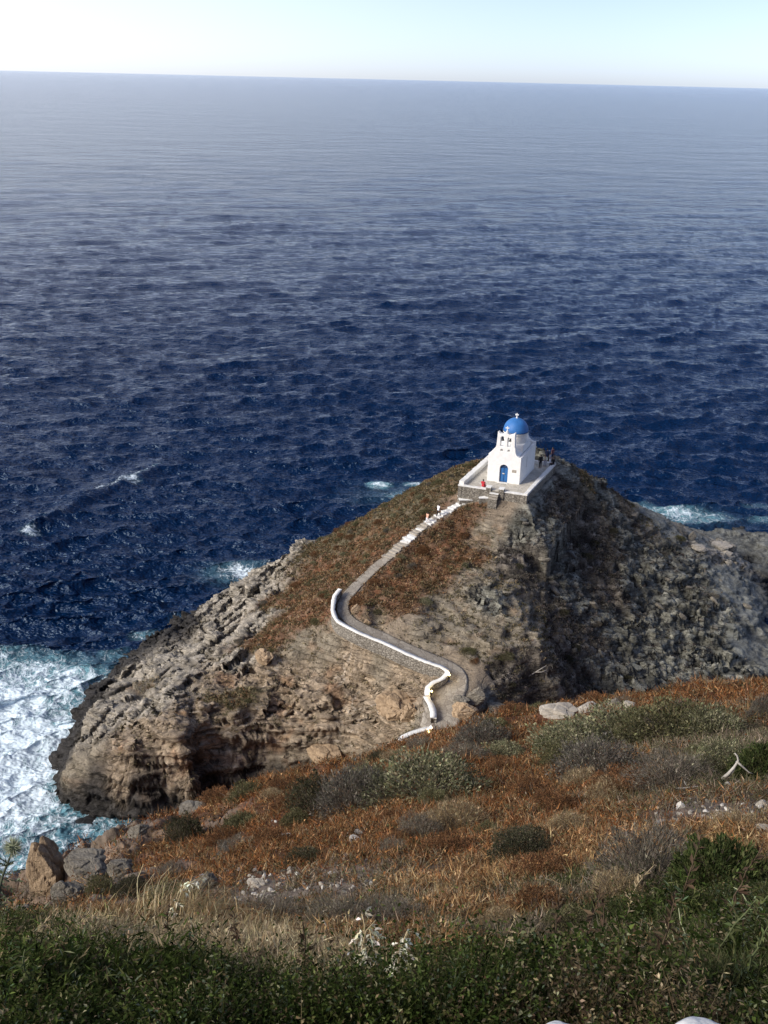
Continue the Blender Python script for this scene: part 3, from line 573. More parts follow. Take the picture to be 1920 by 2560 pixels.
T1 = wave_tile(512, 230, [(10, 12, -1.42, 1.0), (24, 22, -1.25, .34), (7, 2, -2.2, .3), (34, 10, -.55, .20)], 3); T2 = wave_tile(512, 83, [(4.0, 5, -1.45, 1.0)], 5)
phi = np.concatenate([np.arange(44, 1.0, -.05), np.exp(np.linspace(math.log(1.0), math.log(.045), 110))]); rs = H / np.tan(np.radians(phi))
sa = np.radians(np.arange(-36, 36, .072)); RS, SA = np.meshgrid(rs, sa, indexing='ij'); SX, SY = RS * np.sin(SA), RS * np.cos(SA)
dr = np.gradient(rs)[:, None] * np.ones_like(SX); cell = np.maximum(dr, RS * .00125)
lod = np.interp(cell, [.25, .5, 1, 2, 4, 8, 16], [0, 1, 2, 3, 4, 5, 6])
gust = (1 + .7 * sstep(200, 900, RS)) * (.85 + .5 * fbm(SX * .012, SY * .012, 2, 4))
w1 = samp(T1, 230, SX, SY, lod, .0) * .33; w1b = samp(T1, 230 * 1.618, SX + 40, SY, lod, .15) * .15; w2 = samp(T2, 83, SX, SY, lod * .7, .2) * .23
wv = (w1 + w1b + w2) * gust[..., None]
# a steep swell coming in on the left
def crest(pts, amp, wid):
    P = dense(np.array([atz(u, v, 0) for u, v in pts]), 1.0)[:, :2]; m = (np.abs(SX - P[:, 0].mean()) < 60) & (np.abs(SY - P[:, 1].mean()) < 80)
    D = np.full(SX.shape, 99.); S_ = np.zeros(SX.shape); A_ = np.zeros(SX.shape); q = np.stack([SX[m], SY[m]], 1)
    dd = np.sqrt(((q[:, None] - P[None]) ** 2).sum(2)); a = dd.argmin(1); tn = np.gradient(P, axis=0); tn /= np.linalg.norm(tn, axis=1)[:, None]; rel = q - P[a]
    D[m] = tn[a, 0] * rel[:, 1] - tn[a, 1] * rel[:, 0]; A_[m] = a / len(P); over = np.abs((rel * tn[a]).sum(1)); S_[m] = np.exp(-(over / 4) ** 2) * np.sin(np.clip(a / len(P), .03, .97) * math.pi) ** .5
    return amp * S_ * np.where(D > 0, np.exp(-(D / wid) ** 2), np.exp(-(D / (wid * .45)) ** 2)), D, S_, A_
c1, D1, S1, A1 = crest([(-40, 1385), (60, 1335), (150, 1285), (250, 1230), (330, 1200), (430, 1152)], 1.15, 3.2)
c2_, D2, S2, A2 = crest([(540, 570), (600, 563), (670, 558), (730, 565)], .7, 7.0)
z_sea = wv[..., 0] + c1 + c2_
chop = 1.1
PXs, PYs = SX + wv[..., 1] * chop, SY + wv[..., 2] * chop
def blob(u, v, rad, s=1.0, ecc=1.0):
    p = atz(u, v, 0); return s * np.exp(-(((SX - p[0]) / (rad * ecc)) ** 2 + ((SY - p[1]) / rad) ** 2) ** 1.3)
edge = fbm(SX * .09, SY * .09, 4, 4)
foam = np.zeros(SX.shape)
for b in [(0,1800,10,1.0,1.2),(60,1900,10,1.05,1.3),(100,2000,8,1.1,1.3),(40,2080,8,1.1,1.4),(-100,1800,14,1,1.5),(-80,2000,12,1.1,1.4),(220,2085,4,.9,1.6),(330,2090,4,.7,1.8),(120,1730,8,.85,1.4),(200,1685,4,.62,1.3),(285,1640,2.4,.55,1.4),(365,1590,1.9,.52,1.4),(20,1700,8,.75,1.6),(-100,1690,8,.8,1.6),(0,2200,8,1.0,1.5),(470,1550,2.4,.42,1.6),
          (592,1434,2.6,.85,1.5),(640,1412,3,.36,1.4),(1000,1240,4,.40,1.8),(900,1262,3,.36,1.6),(1620,1276,4,.72,1.6),(1690,1286,4,.78,1.6),(1760,1296,4,.74,1.6),(1900,1262,2.5,.45,1.5),(1560,1265,3,.42,1.6),(1905,1300,2.5,.45,1.5),
          (945,1213,1.5,.95,1.7),(320,1201,1.5,1.0,1.6),(75,1332,1.2,.85,1.5),(1040,1215,1.5,.7,1.8),(985,1240,1.3,.6,1.6)]:
    foam = np.maximum(foam, blob(*b))
foam = np.clip(foam * (1 + edge * .9), 0, 1.1)
foam = np.maximum(foam, np.where(np.abs(D1 - .4) < 3, np.exp(-((D1 - .3) / .5) ** 2) * S1 * sstep(.05, .5, fbm(A1 * 14, A1 * 0, 3, 3) + .25 + .6 * np.exp(-((A1 - .72) / .12) ** 2)), 0) * .85)
foam = np.maximum(foam, np.exp(-((D2 - .5) / 2.2) ** 2) * S2 * .95 * (A2 > .1) * (A2 < .75) * (np.abs(D2) < 20))
crestv = (wv[..., 0] - .98) ; caps = sstep(0, .45, crestv + .9 * fbm(SX * .02, SY * .02, 6, 3)) * (RS > 95) * (RS < 900) * .8
foam = np.maximum(foam, caps * sstep(.0, .25, fbm(SX * .35, SY * .35, 9, 3)))
aqua = np.clip((foam - .25) * 1.5, 0, .95) * (RS < 230) * (1 - S1)
for b in [(590,1435,3.5,.35,1.3),(1000,1240,5,.12,1.6),(1700,1300,5,.15,2)]: aqua = np.maximum(aqua, blob(*b))
turb = np.clip(foam, 0, 1) * (RS < 200); z_sea = z_sea * (1 - .3 * turb) + turb * (fbm(SX * .4, SY * .4, 8, 4) * .5 + .1)
V3 = np.stack([PXs, PYs, z_sea], -1).reshape(-1, 3)
link('sea', mesh_np('sea', V3, quads=grid_quads(len(rs), len(sa))[:, ::-1], attrs={'foam': foam, 'aqua': aqua}, smooth=True), M_WATER, kind='structure')
# ------------------------------------------------------------------ CHAPEL
EXv = np.array([math.cos(math.radians(-17.3)), math.sin(math.radians(-17.3)), 0]); EYv = np.array([math.cos(math.radians(66)), math.sin(math.radians(66)), 0])
CO = (atz(1218.0, 1201.3, TZ) + atz(1296.8, 1211.6, TZ)) / 2; CO[2] = TZ
CM_ = Matrix(((EXv[0], EYv[0], 0, 0), (EXv[1], EYv[1], 0, 0), (0, 0, 1, 0), (0, 0, 0, 1)))       # slightly skewed plan, as built
chapel = empty('chapel', CO, 'small white chapel with a blue dome and a two-arched belfry on the headland top', 'chapel')
def cpart(name, bm, m, parent=None, smooth=False, **k):
    bmesh.ops.transform(bm, matrix=CM_, verts=bm.verts[:]); me = from_bm(bm, name, smooth); return link(name, me, m, parent or chapel, **k)
def soften(o, off=.03):
    b = o.modifiers.new('b', 'BEVEL'); b.width = off; b.segments = 2; b.limit_method = 'ANGLE'; b.angle_limit = .6; apply_mods(o); return o
HW, DP = 1.97, 6.1
def arc(x0, z0, x1, z1, n=7, hollow=True):      # quarter curve, hollow side up
    out = []
    for i in range(n + 1):
        t = i / n * math.pi / 2; out.append((x0 + (x1 - x0) * (1 - math.cos(t)), z0 + (z1 - z0) * math.sin(t)) if hollow else (x0 + (x1 - x0) * math.sin(t), z0 + (z1 - z0) * (1 - math.cos(t))))
    return out
def arch_poly(cx, z0, w, h):                    # round-headed opening
    r = w / 2; p = [(cx - r, z0), (cx + r, z0), (cx + r, z0 + h - r)]
    return p + [(cx + r * math.cos(t), z0 + h - r + r * math.sin(t)) for t in np.linspace(.3, math.pi - .3, 6)] + [(cx - r, z0 + h - r)]
prof = [(-HW, -.3), (HW, -.3), (HW, 3.32), (HW - .30, 3.38)] + [(HW - .33 - .45 * math.sin(t), 3.45 + .95 * (1 - math.cos(t))) for t in np.linspace(0, math.pi / 2, 7)]
prof += [(1.10, 4.62), (1.03, 6.02), (1.04, 6.28), (.96, 6.30), (.72, 6.10), (.42, 6.02), (.16, 6.16), (.10, 6.42), (-.10, 6.42), (-.16, 6.16), (-.42, 6.02), (-.72, 6.10), (-.96, 6.30), (-1.04, 6.28), (-1.03, 6.02), (-1.10, 4.62)]
prof += [(-1.14, 4.40), (-1.25, 4.18), (-1.5, 3.86), (-1.75, 3.58), (-HW, 3.44)]
bm = bmesh.new(); bm_prism(bm, prof, 0, .5); fac = cpart('facade', bm, M_WHITE)
bm = bmesh.new()
for cx in (-.42, .42): bm_prism(bm, arch_poly(cx, 4.55, .46, 1.22), -.3, .9)
for cx in (-.42, .42): bm_prism(bm, arch_poly(cx, 3.95, .3, .26), -.3, .34)
bm_prism(bm, arch_poly(0, -.5, 1.0, 2.78), -.3, .34)
cut = cpart('cutter', bm, None)
md = fac.modifiers.new('x', 'BOOLEAN'); md.object = cut; md.solver = 'EXACT'; apply_mods(fac); bpy.data.objects.remove(cut); soften(fac, .035)
# side walls with thickness, back gable
for sx, h0, h1 in ((1, 3.28, 3.5), (-1, 3.4, 3.5)):
    bm = bmesh.new(); a, b = (HW - .32, HW - .004) if sx > 0 else (-HW + .004, -HW + .32)
    vs = [(x, y, z) for y, hh_ in ((.5, h0), (DP - .4, h1)) for x, z in ((a, -.3), (b, -.3), (b, hh_), (a, hh_))]
    v = [bm.verts.new(p) for p in vs]
    for f in ((0, 1, 2, 3), (7, 6, 5, 4), (0, 4, 5, 1), (1, 5, 6, 2), (2, 6, 7, 3), (3, 7, 4, 0)): bm.faces.new([v[i] for i in f])
    bmesh.ops.recalc_face_normals(bm, faces=bm.faces[:]); o = cpart('side_wall', bm, M_WHITE)
    if sx > 0:
        bm = bmesh.new(); bm_box(bm, HW - .12, HW + .2, 2.45, 2.62, 1.35, 2.75); cut = cpart('cutter', bm, None)
        md = o.modifiers.new('x', 'BOOLEAN'); md.object = cut; md.solver = 'EXACT'; apply_mods(o); bpy.data.objects.remove(cut)
        bm = bmesh.new(); bm_box(bm, HW - .115, HW - .09, 2.455, 2.615, 1.36, 2.74); win = cpart('window', bm, M_DKBLUE)
    soften(o, .03)
bp = [(-HW, -.3), (HW, -.3), (HW, 3.62), (HW - .3, 3.62)] + [(HW - .35 - .75 * math.sin(t), 3.68 + 1.15 * (1 - math.cos(t))) for t in np.linspace(.15, math.pi / 2, 7)] + [(.7, 4.95), (0, 5.1), (-.7, 4.95)]
bp += [(-(HW - .35 - .75 * math.sin(t)), 3.68 + 1.15 * (1 - math.cos(t))) for t in np.linspace(math.pi / 2, .15, 7)] + [(-HW + .3, 3.62), (-HW, 3.62)]
bm = bmesh.new(); bm_prism(bm, bp, DP - .4, DP); soften(cpart('back_wall', bm, M_WHITE), .035)
# vaulted roof (slightly lower than the parapets) and the square block under the drum
bm = bmesh.new(); bm_prism(bm, [(HW - .33, 2.6), (HW - .33, 2.95)] + [((HW - .33) * math.cos(t), 3.0 + .95 * math.sin(t)) for t in np.linspace(.12, math.pi - .12, 15)] + [(-HW + .33, 2.95), (-HW + .33, 2.6)], .5, DP - .4)
cpart('roof', bm, M_WHITE, smooth=False)
DCx, DCy, DR = .12, 3.35, 1.50
bm = bmesh.new(); bm_box(bm, DCx - 1.45, DCx + 1.45, DCy - 1.45, DCy + 1.45, 3.1, 4.28, .05); cpart('crossing_block', bm, M_WHITE)
def true_lathe(name, profl, m, n=48, smooth=True, parent=None):
    bm = bmesh.new(); bm_lathe(bm, profl, n); c = CM_ @ Vector((DCx, DCy, 0)); bmesh.ops.translate(bm, verts=bm.verts[:], vec=c); return link(name, from_bm(bm, name, smooth), m, parent or chapel)
ZR = 5.56
dr_ = true_lathe('drum', [(DR - .14, 4.2), (DR - .12, ZR - .16), (DR + .02, ZR - .14), (DR + .04, ZR - .02), (DR - .02, ZR), (0, ZR)], M_WHITE2, 8 * 6, False)
dome = true_lathe('dome', [(DR - .02, ZR + .003), (DR - .01, ZR + .06)] + [(DR * math.cos(t) - .01, ZR + .06 + DR * 1.02 * math.sin(t)) for t in np.linspace(.02, math.pi / 2 - .02, 22)] + [(0, ZR + .06 + DR * 1.02)], M_BLUE)
true_lathe('dome_rim', [(DR - .05, ZR + .002), (DR + .045, ZR + .012), (DR + .045, ZR + .07), (DR - .05, ZR + .10)], M_DKBLUE, parent=None)
def cross(name, parent, x, y, z, h, t=.055, world=False):
    bm = bmesh.new(); bm_box(bm, x - t, x + t, y - t * .8, y + t * .8, z, z + h, .012); bm_box(bm, x - h * .3, x + h * .3, y - t * .78, y + t * .78, z + h * .58, z + h * .58 + 2 * t, .012)
    if not world:
        for s in (-1, 1): bm_box(bm, x + s * h * .3 - .03, x + s * h * .3 + .03, y - t * .9, y + t * .9, z + h * .58 - .03, z + h * .58 + 2 * t + .03, .01)
    bm_box(bm, x - t * 2, x + t * 2, y - t * 1.8, y + t * 1.8, z - .06, z + .08, .02)
    return cpart(name, bm, M_WHITE, parent)
cross('cross', chapel, DCx, DCy, ZR + .04 + DR * 1.02, .62)
cross('cross', chapel, 0, .25, 6.38, .62, .05)
# door with frame, glazed head, notice and handle
bm = bmesh.new(); bm_prism(bm, arch_poly(0, -.02, .98, 2.28), .24, .33); dr0 = cpart('door', bm, M_DKBLUE)
bm = bmesh.new()
for a, b in ((-.44, -.02), (.02, .44)):
    bm_box(bm, a, b, .19, .25, .04, 1.78, .01)
    for z0, z1 in ((.14, .8), (.92, 1.68)): bm_box(bm, a + .08, b - .08, .175, .2, z0, z1, .012)
cpart('door_leaf', bm, M_DOOR, dr0)
bm = bmesh.new(); bm_box(bm, -.2, .06, .155, .165, 1.02, 1.16); cpart('notice', bm, M_WSTONE, dr0)
bm = bmesh.new(); bm_tube(bm, [(.06, .18, 1.0), (.06, .12, 1.0), (.15, .12, 1.0)], .016); cpart('handle', bm, M_IRON, dr0)
bm = bmesh.new(); bm_box(bm, .98, 1.5, -.025, .0, 1.42, 1.78, .008); cpart('plaque', bm, M_PSTONE)
bm = bmesh.new(); bm_box(bm, -.62, .62, -.3, .02, -.1, .07, .02); cpart('doorstep', bm, M_WHITE2)
for cx in (-.42, .42):
    bm = bmesh.new(); bm_lathe(bm, [(0, .26), (.05, .26), (.10, .2), (.12, .1), (.175, -.02), (.165, -.03), (.0, .0)], 20, (cx, .25)); bm_tube(bm, [(cx - .24, .25, .3), (cx + .24, .25, .3)], .025); bm_tube(bm, [(cx, .25, 0), (cx, .25, -.1)], .03)
    for v in bm.verts: v.co.z += 5.22
    cpart('bell', bm, M_IRON, smooth=True)

# ------------------------------------------------------------------ TERRACE
ter = empty('terrace', (CO[0], CO[1], TZ), 'paved stone terrace with whitewashed edges around the domed chapel', 'terrace')
def tpart(name, bm, m, parent=ter, smooth=False): 
    bmesh.ops.translate(bm, verts=bm.verts[:], vec=-Vector(ter.location)); return link(name, from_bm(bm, name, smooth), m, parent)
def slab(bm, pts, z0, z1):
    a = [bm.verts.new((p[0], p[1], z0)) for p in pts]; b = [bm.verts.new((p[0], p[1], z1)) for p in pts]; n = len(pts)
    bm.faces.new(a[::-1]); bm.faces.new(b)
    for i in range(n): bm.faces.new((a[i], a[(i + 1) % n], b[(i + 1) % n], b[i]))
    bmesh.ops.recalc_face_normals(bm, faces=bm.faces[:])
def strip(bm, a, b, w, z0, z1, side=1, jit=.02, n=None, off=0.0):      # rough wall between plan points, width to one side
    a, b = np.array(a[:2]), np.array(b[:2]); L_ = np.linalg.norm(b - a); e = (b - a) / L_; nn = np.array([-e[1], e[0]]) * side; n = n or max(2, int(L_ / .35)); g = np.random.default_rng(int(L_ * 1000))
    prev = None
    for i in range(n + 1):
        p = a + e * L_ * i / n; j = g.normal(size=6) * jit
        q0 = p + nn * (off + j[0]); q1 = p + nn * (off + w + j[1])
        ring = [bm.verts.new((q0[0], q0[1], z0)), bm.verts.new((q1[0], q1[1], z0)), bm.verts.new((q1[0], q1[1], z1 + j[2])), bm.verts.new((q0[0], q0[1], z1 + j[3]))]
        if prev:
            for k in range(4): bm.faces.new((prev[k], prev[(k + 1) % 4], ring[(k + 1) % 4], ring[k]))
        else: bm.faces.new(ring[::-1])
        prev = ring
    bm.faces.new(prev); bmesh.ops.recalc_face_normals(bm, faces=bm.faces[:])
ins = TQ.mean(0) + (TQ - TQ.mean(0)) * .985
bm = bmesh.new(); slab(bm, ins, TZ - .3, TZ); tpart('paving', bm, M_PAVE)
fe = T_FR - T_FL; E1, E2 = T_FL + fe * .475, T_FL + fe * .60
for a, b in ((T_FL, E1), (E1, E2), (E2, T_FR)):
    bm = bmesh.new(); strip(bm, a, b, .4, TZ - (3.0 if b is not E2 else 3.2), TZ - .02 - (.02 if b is E2 else 0), 1, .03, off=.03); tpart('retaining_wall', bm, M_STONE)
bm = bmesh.new(); strip(bm, T_FR, T_BR, .4, TZ - 2.6, TZ - .02, 1, .03, off=.03); tpart('retaining_wall', bm, M_STONE)
bm = bmesh.new(); strip(bm, T_BR, T_BL, .4, TZ - 2.6, TZ - .02, 1, .03, off=.03); tpart('retaining_wall', bm, M_STONE)
bm = bmesh.new(); strip(bm, T_BL, T_FL, .4, TZ - 2.6, TZ - .02, 1, .03, off=.03); tpart('retaining_wall', bm, M_STONE)
ue = fe / np.linalg.norm(fe)
bm = bmesh.new(); strip(bm, T_FL, E1, .38, TZ - .015, TZ + .12, 1, .015); tpart('coping', bm, M_WHITE2)
bm = bmesh.new(); strip(bm, E2, T_FR - ue * .01, .38, TZ - .015, TZ + .09, 1, .015); tpart('coping', bm, M_WHITE2)
bm = bmesh.new(); strip(bm, T_FR, T_BR, .46, TZ - .01, TZ + .22, 1, .015); tpart('coping', bm, M_WHITE2)
bm = bmesh.new(); strip(bm, T_BR, T_BL, .4, TZ - .01, TZ + .4, 1, .015); tpart('coping', bm, M_WHITE2)
bm = bmesh.new(); strip(bm, T_BL, T_FL + (T_BL - T_FL) * .03, .62, TZ - .012, TZ + .5, 1, .02); tpart('parapet', bm, M_WHITE2)
for e0, s in ((E1, -1), (E2, 1)):            # gate blocks
    c = e0 + ue * s * .25; nn = np.array([-ue[1], ue[0]])
    pts = [c - ue * .3 - nn * .12, c + ue * .3 - nn * .12, c + ue * .3 + nn * .55, c - ue * .3 + nn * .55]
    bm = bmesh.new(); slab(bm, pts, TZ - 1.2, TZ + .34); tpart('gate_block', bm, M_STONE)
    bm = bmesh.new(); slab(bm, [p + (p - c) * .06 for p in pts], TZ + .34, TZ + .42); tpart('coping', bm, M_WHITE2)
# stairway: landings and treads
stair = empty('stairway', (PD[0][0], PD[0][1], 19.5), 'steep whitewashed stone stairs climbing the ridge to the terrace gate', 'stairs')
def spart(name, bm, m): bmesh.ops.translate(bm, verts=bm.verts[:], vec=-Vector(stair.location)); return link(name, from_bm(bm, name), m, stair)
Zc = lambda x, y, z: atz(1100 + x / 5.184, 1020 + y / 5.184, z)[:2]
for k, (f, zt) in enumerate(((.0, 20.82), (.34, 20.62), (.68, 20.42))):
    nn = np.array([-ue[1], ue[0]]); c = (E1 + E2) / 2 - nn * (f + .02); wv_ = (E2 - E1) / 2 * 1.0
    bm = bmesh.new(); slab(bm, [c - wv_ - nn * .36, c + wv_ - nn * .36, c + wv_, c - wv_], 19.2, zt - .07); spart('step_base', bm, M_STONE)
    bm = bmesh.new(); slab(bm, [c - wv_ * 1.03 - nn * .38, c + wv_ * 1.03 - nn * .38, c + wv_ * 1.03 - nn * .002, c - wv_ * 1.03 - nn * .002], zt - .07, zt); spart('step', bm, M_PSTONE if k else M_WHITE2)
for pts, z in (([(505, 1150), (640, 1128), (655, 1105), (800, 1108), (745, 1168), (510, 1166)], 20.2), ([(225, 1130), (330, 1140), (515, 1168), (512, 1190), (255, 1192)], 19.45)):
    P_ = [Zc(x, y, z) for x, y in pts][::-1]
    bm = bmesh.new(); slab(bm, P_, z - 1.3, z - .07); spart('landing_base', bm, M_STONE)
    c = np.mean(P_, 0); bm = bmesh.new(); slab(bm, [c + (p - c) * 1.02 for p in P_], z - .07, z); spart('landing', bm, M_WHITE)
seg = np.linalg.norm(np.diff(PD[:, :2], axis=0), axis=1); cs = np.concatenate([[0], np.cumsum(seg)])
def pat(s): return np.array([np.interp(s, cs, PD[:, i]) for i in range(3)])
def s_of(u, v, z): p = atz(u, v, z); return cs[((PD[:, :2] - p[:2]) ** 2).sum(1).argmin()]
s0, s1 = s_of(1160, 1258, 18.9), s_of(968, 1395, 15.1); s = s0; gs = random.Random(4)
while s < s1:
    stp = gs.uniform(.38, .55); p, p2 = pat(s), pat(s + .1); t = (p2 - p)[:2]; t /= np.linalg.norm(t); nn = np.array([-t[1], t[0]])
    w = gs.uniform(.32, .5) * (1 + .45 * (s - s0) / (s1 - s0)); sh = gs.uniform(-.14, .14); aa = gs.uniform(-.12, .12); tt = t * math.cos(aa) + nn * math.sin(aa); n2 = np.array([-tt[1], tt[0]])
    c = p[:2] + nn * sh
    pts = [c - n2 * w - tt * .04, c - n2 * w + tt * (stp + .02), c + n2 * w + tt * (stp * gs.uniform(.5, .85)), c + n2 * w - tt * .04]
    f = (s - s0) / (s1 - s0); bm = bmesh.new(); slab(bm, [c + (q_ - c) * (1 + gs.uniform(-.06, .06)) for q_ in pts], p[2] - .5, p[2] + .06)
    spart('step', bm, M_WHITE2 if f < .3 or (f < .8 and gs.random() < .28) else M_PSTONE); s += stp
# path surface
i0 = np.searchsorted(cs, s1 - .3); A = PD[i0:]; tn = np.gradient(A[:, :2], axis=0); tn /= np.linalg.norm(tn, axis=1)[:, None]; nm = np.stack([-tn[:, 1], tn[:, 0]], 1); wd = pw_w[i0:] + .12
rows = []
for f in np.linspace(-1, 1, 11):
    e = wd * (1 + .12 * fbm(np.arange(len(A)) * .2, np.full(len(A), f * 3), 1, 3)); xy = A[:, :2] + nm * (e * f)[:, None]; rows.append(np.column_stack([xy, A[:, 2] + .05 + .03 * fbm(xy[:, 0] * 1.5, xy[:, 1] * 1.5, 2, 3)]))
rows = [np.column_stack([rows[0][:, :2], rows[0][:, 2] - .3])] + rows + [np.column_stack([rows[-1][:, :2], rows[-1][:, 2] - .3])]
Vp = np.stack(rows, 1).reshape(-1, 3); link('path', mesh_np('path', Vp, quads=grid_quads(len(A), len(rows))[:, ::-1], smooth=True), M_PATH, kind='structure')
# low walls beside the path
def path_wall(pts, label, wid=.42, hgt=1.5):
    P_ = dense(np.array([atz(*p) for p in pts]), .3); t = np.gradient(P_[:, :2], axis=0); t /= np.linalg.norm(t, axis=1)[:, None]; nn = np.stack([-t[:, 1], t[:, 0]], 1)
    w = empty('path_wall', P_[0] - np.array([0, 0, .7]), label, 'wall', 'low white-topped walls beside the path'); loc = np.array(w.location); g = np.random.default_rng(len(P_))
    zt = P_[:, 2] + g.normal(size=len(P_)) * .012
    for name, hw_, za, zb, m in (('masonry', wid / 2, zt - hgt, zt - .09, M_STONE), ('coping', wid / 2 + .05, zt - .09, zt, M_WHITE2)):
        ww = hw_ * (1 + g.normal(size=(len(P_), 2)) * .09)
        R_ = [np.column_stack([P_[:, :2] + nn * ww[:, :1] * -1, za]), np.column_stack([P_[:, :2] - nn * ww[:, :1], zb]), np.column_stack([P_[:, :2] + nn * ww[:, 1:], zb]), np.column_stack([P_[:, :2] + nn * ww[:, 1:], za])]
        n = len(P_); V_ = np.stack(R_ + [R_[0]], 1).reshape(-1, 3) - loc; q_ = grid_quads(n, 5); caps = [[0, 1, 2, 3], [5 * (n - 1) + 3, 5 * (n - 1) + 2, 5 * (n - 1) + 1, 5 * (n - 1)]]
        link(name, mesh_np(name, V_, quads=np.vstack([q_, caps])), m, w)
    return w
path_wall([(850,1472,14.3),(838,1488,14.2),(833,1510,14.0),(834,1532,13.9),(846,1552,13.7),(880,1572,13.6),(920,1590,13.4),(960,1606,13.25),(1000,1625,13.1),(1040,1643,12.9),(1080,1658,12.8),(1108,1668,12.7),(1118,1680,12.5),(1108,1694,12.3),(1080,1708,12.1),(1068,1722,12.0),(1069,1738,11.8)],
          'long winding low wall with white top around the hairpin of the path', .36)
path_wall([(1064,1739,11.75),(1076,1758,11.5),(1083,1778,11.3),(1084,1794,11.1)], 'short straight white-topped wall below the hairpin wall', .5)
path_wall([(1080,1817,10.75),(1045,1827,10.6),(1015,1838,10.45),(1002,1848,10.35),(1012,1856,10.3)], 'lowest white-topped wall, curling at its end behind the hillside', .36, .9)
def b_lamp(nt):
    e = N(nt, 'Emission', i_Strength=6.0); e.inputs[0].default_value = (1, .78, .30, 1); return e.outputs[0]
M_LAMP = mat('lamp_glow', b_lamp)
def lamp(u, v, z, label, r=.10):
    p = atz(u, v, z); o = empty('path_lamp', p, label, 'lamp', 'small round lamps'); bm = bmesh.new(); bm_tube(bm, [(0, 0, -.35), (0, 0, .0)], .05); bm_lathe(bm, [(0, -.02), (.1, 0), (.1, .03), (0, .05)], 12); link('post', from_bm(bm, 'post'), M_IRON, o)
    bm = bmesh.new(); bmesh.ops.create_uvsphere(bm, u_segments=12, v_segments=8, radius=r); bmesh.ops.translate(bm, verts=bm.verts[:], vec=(0, 0, .05 + r * .8)); link('globe', from_bm(bm, 'globe', True), M_LAMP, o)
    l = bpy.data.lights.new('lamp_light', 'POINT'); l.energy = 25; l.color = (1, .75, .35); l.shadow_soft_size = r; lo = bpy.data.objects.new('lamp_light', l); SC.collection.objects.link(lo); lo.parent = o; lo.location = (0, 0, .35)
lamp(1123, 1690, 12.2, 'lit yellow lamp inside the sharp corner of the hairpin wall')
lamp(1079, 1731, 11.9, 'lit yellow lamp where the hairpin wall meets the short wall')
lamp(1072, 1832, 10.3, 'lit yellow lamp beside the lowest white-topped wall')
def glob(u, v, z, label):
    p = atz(u, v, z); bm = bmesh.new(); bmesh.ops.create_uvsphere(bm, u_segments=12, v_segments=8, radius=.12); bm_tube(bm, [(0, .0, 0), (0, .25, .05)], .03)
    link('wall_lamp', from_bm(bm, 'wall_lamp', True), M_WSTONE, None, label=label, category='lamp', group='small round lamps').location = p
glob(1212, 1225.5, 20.7, 'unlit white globe lamp on terrace wall left of the gate'); glob(1258.5, 1232, 20.65, 'unlit white globe lamp on terrace wall right of the gate')

# ------------------------------------------------------------------ PEOPLE
M_SKIN = plain('skin', (.42, .24, .16), .6, .06, 20, .001); M_HAIR = plain('dark_hair', (.018, .013, .010), .6, .2, 30, .003)
def cloth(n, c): return plain(n, c, .85, .08, 12, .004)
C_RED = cloth('red_cloth', (.55, .04, .05)); C_WHT = cloth('white_cloth', (.8, .8, .82)); C_BLK = cloth('black_cloth', (.015, .015, .018)); C_CREAM = cloth('cream_cloth', (.80, .76, .58)); C_PEACH = cloth('peach_cloth', (.75, .42, .30)); C_GREY = cloth('grey_cloth', (.32, .33, .38)); C_NAVY = cloth('navy_cloth', (.02, .03, .07)); C_PLUM = cloth('plum_cloth', (.14, .06, .07))
def caps(bm, a, b, ra, rb, n=10):
    a, b = Vector(a), Vector(b); d = b - a; k = 4; pts, rd = [], []
    e = d.normalized()
    for i in range(k): t = i / k * math.pi / 2; pts.append(a - e * ra * math.cos(t)); rd.append(max(ra * math.sin(t), .002))
    pts.append(a); rd.append(ra); pts.append(b); rd.append(rb)
    for i in range(1, k + 1): t = i / k * math.pi / 2; pts.append(b + e * rb * math.sin(t)); rd.append(max(rb * math.cos(t), .002))
    bm_tube(bm, pts, rd, n)
def fuse(name, segs, m, parent, vox=.016, head=None):
    bm = bmesh.new()
    for a, b, ra, rb in segs: caps(bm, a, b, ra, rb)
    if head is not None:
        hc, hd = head; hd = Vector(hd).normalized()
        r = bmesh.ops.create_uvsphere(bm, u_segments=20, v_segments=14, radius=.105); 
        for v in r['verts']: v.co = Vector((v.co.x * .76, v.co.y * .92, v.co.z * 1.12)) + Vector(hc)
        c = Vector(hc); sd_ = hd.cross(Vector((0, 0, 1))).normalized()
        caps(bm, c + hd * .09 + Vector((0, 0, .005)), c + hd * .112 - Vector((0, 0, .03)), .010, .016)       # nose
        caps(bm, c + hd * .075 + sd_ * .02 - Vector((0, 0, .06)), c + hd * .075 - sd_ * .02 - Vector((0, 0, .06)), .014, .014)   # mouth
        caps(bm, c + hd * .06 - Vector((0, 0, .09)), c + hd * .07 - Vector((0, 0, .10)), .03, .025)       # chin
        for s_ in (-1, 1): caps(bm, c + sd_ * s_ * .078 - Vector((0, 0, .02)), c + sd_ * s_ * .082 + Vector((0, 0, .02)), .012, .016); caps(bm, c + hd * .075 + sd_ * s_ * .033 + Vector((0, 0, .03)), c + hd * .08 + sd_ * s_ * .04 + Vector((0, 0, .03)), .013, .012)
    o = link(name, from_bm(bm, name, True), m, parent); md = o.modifiers.new('r', 'REMESH'); md.mode = 'VOXEL'; md.voxel_size = vox; md.use_smooth_shade = True
    apply_mods(o); return o
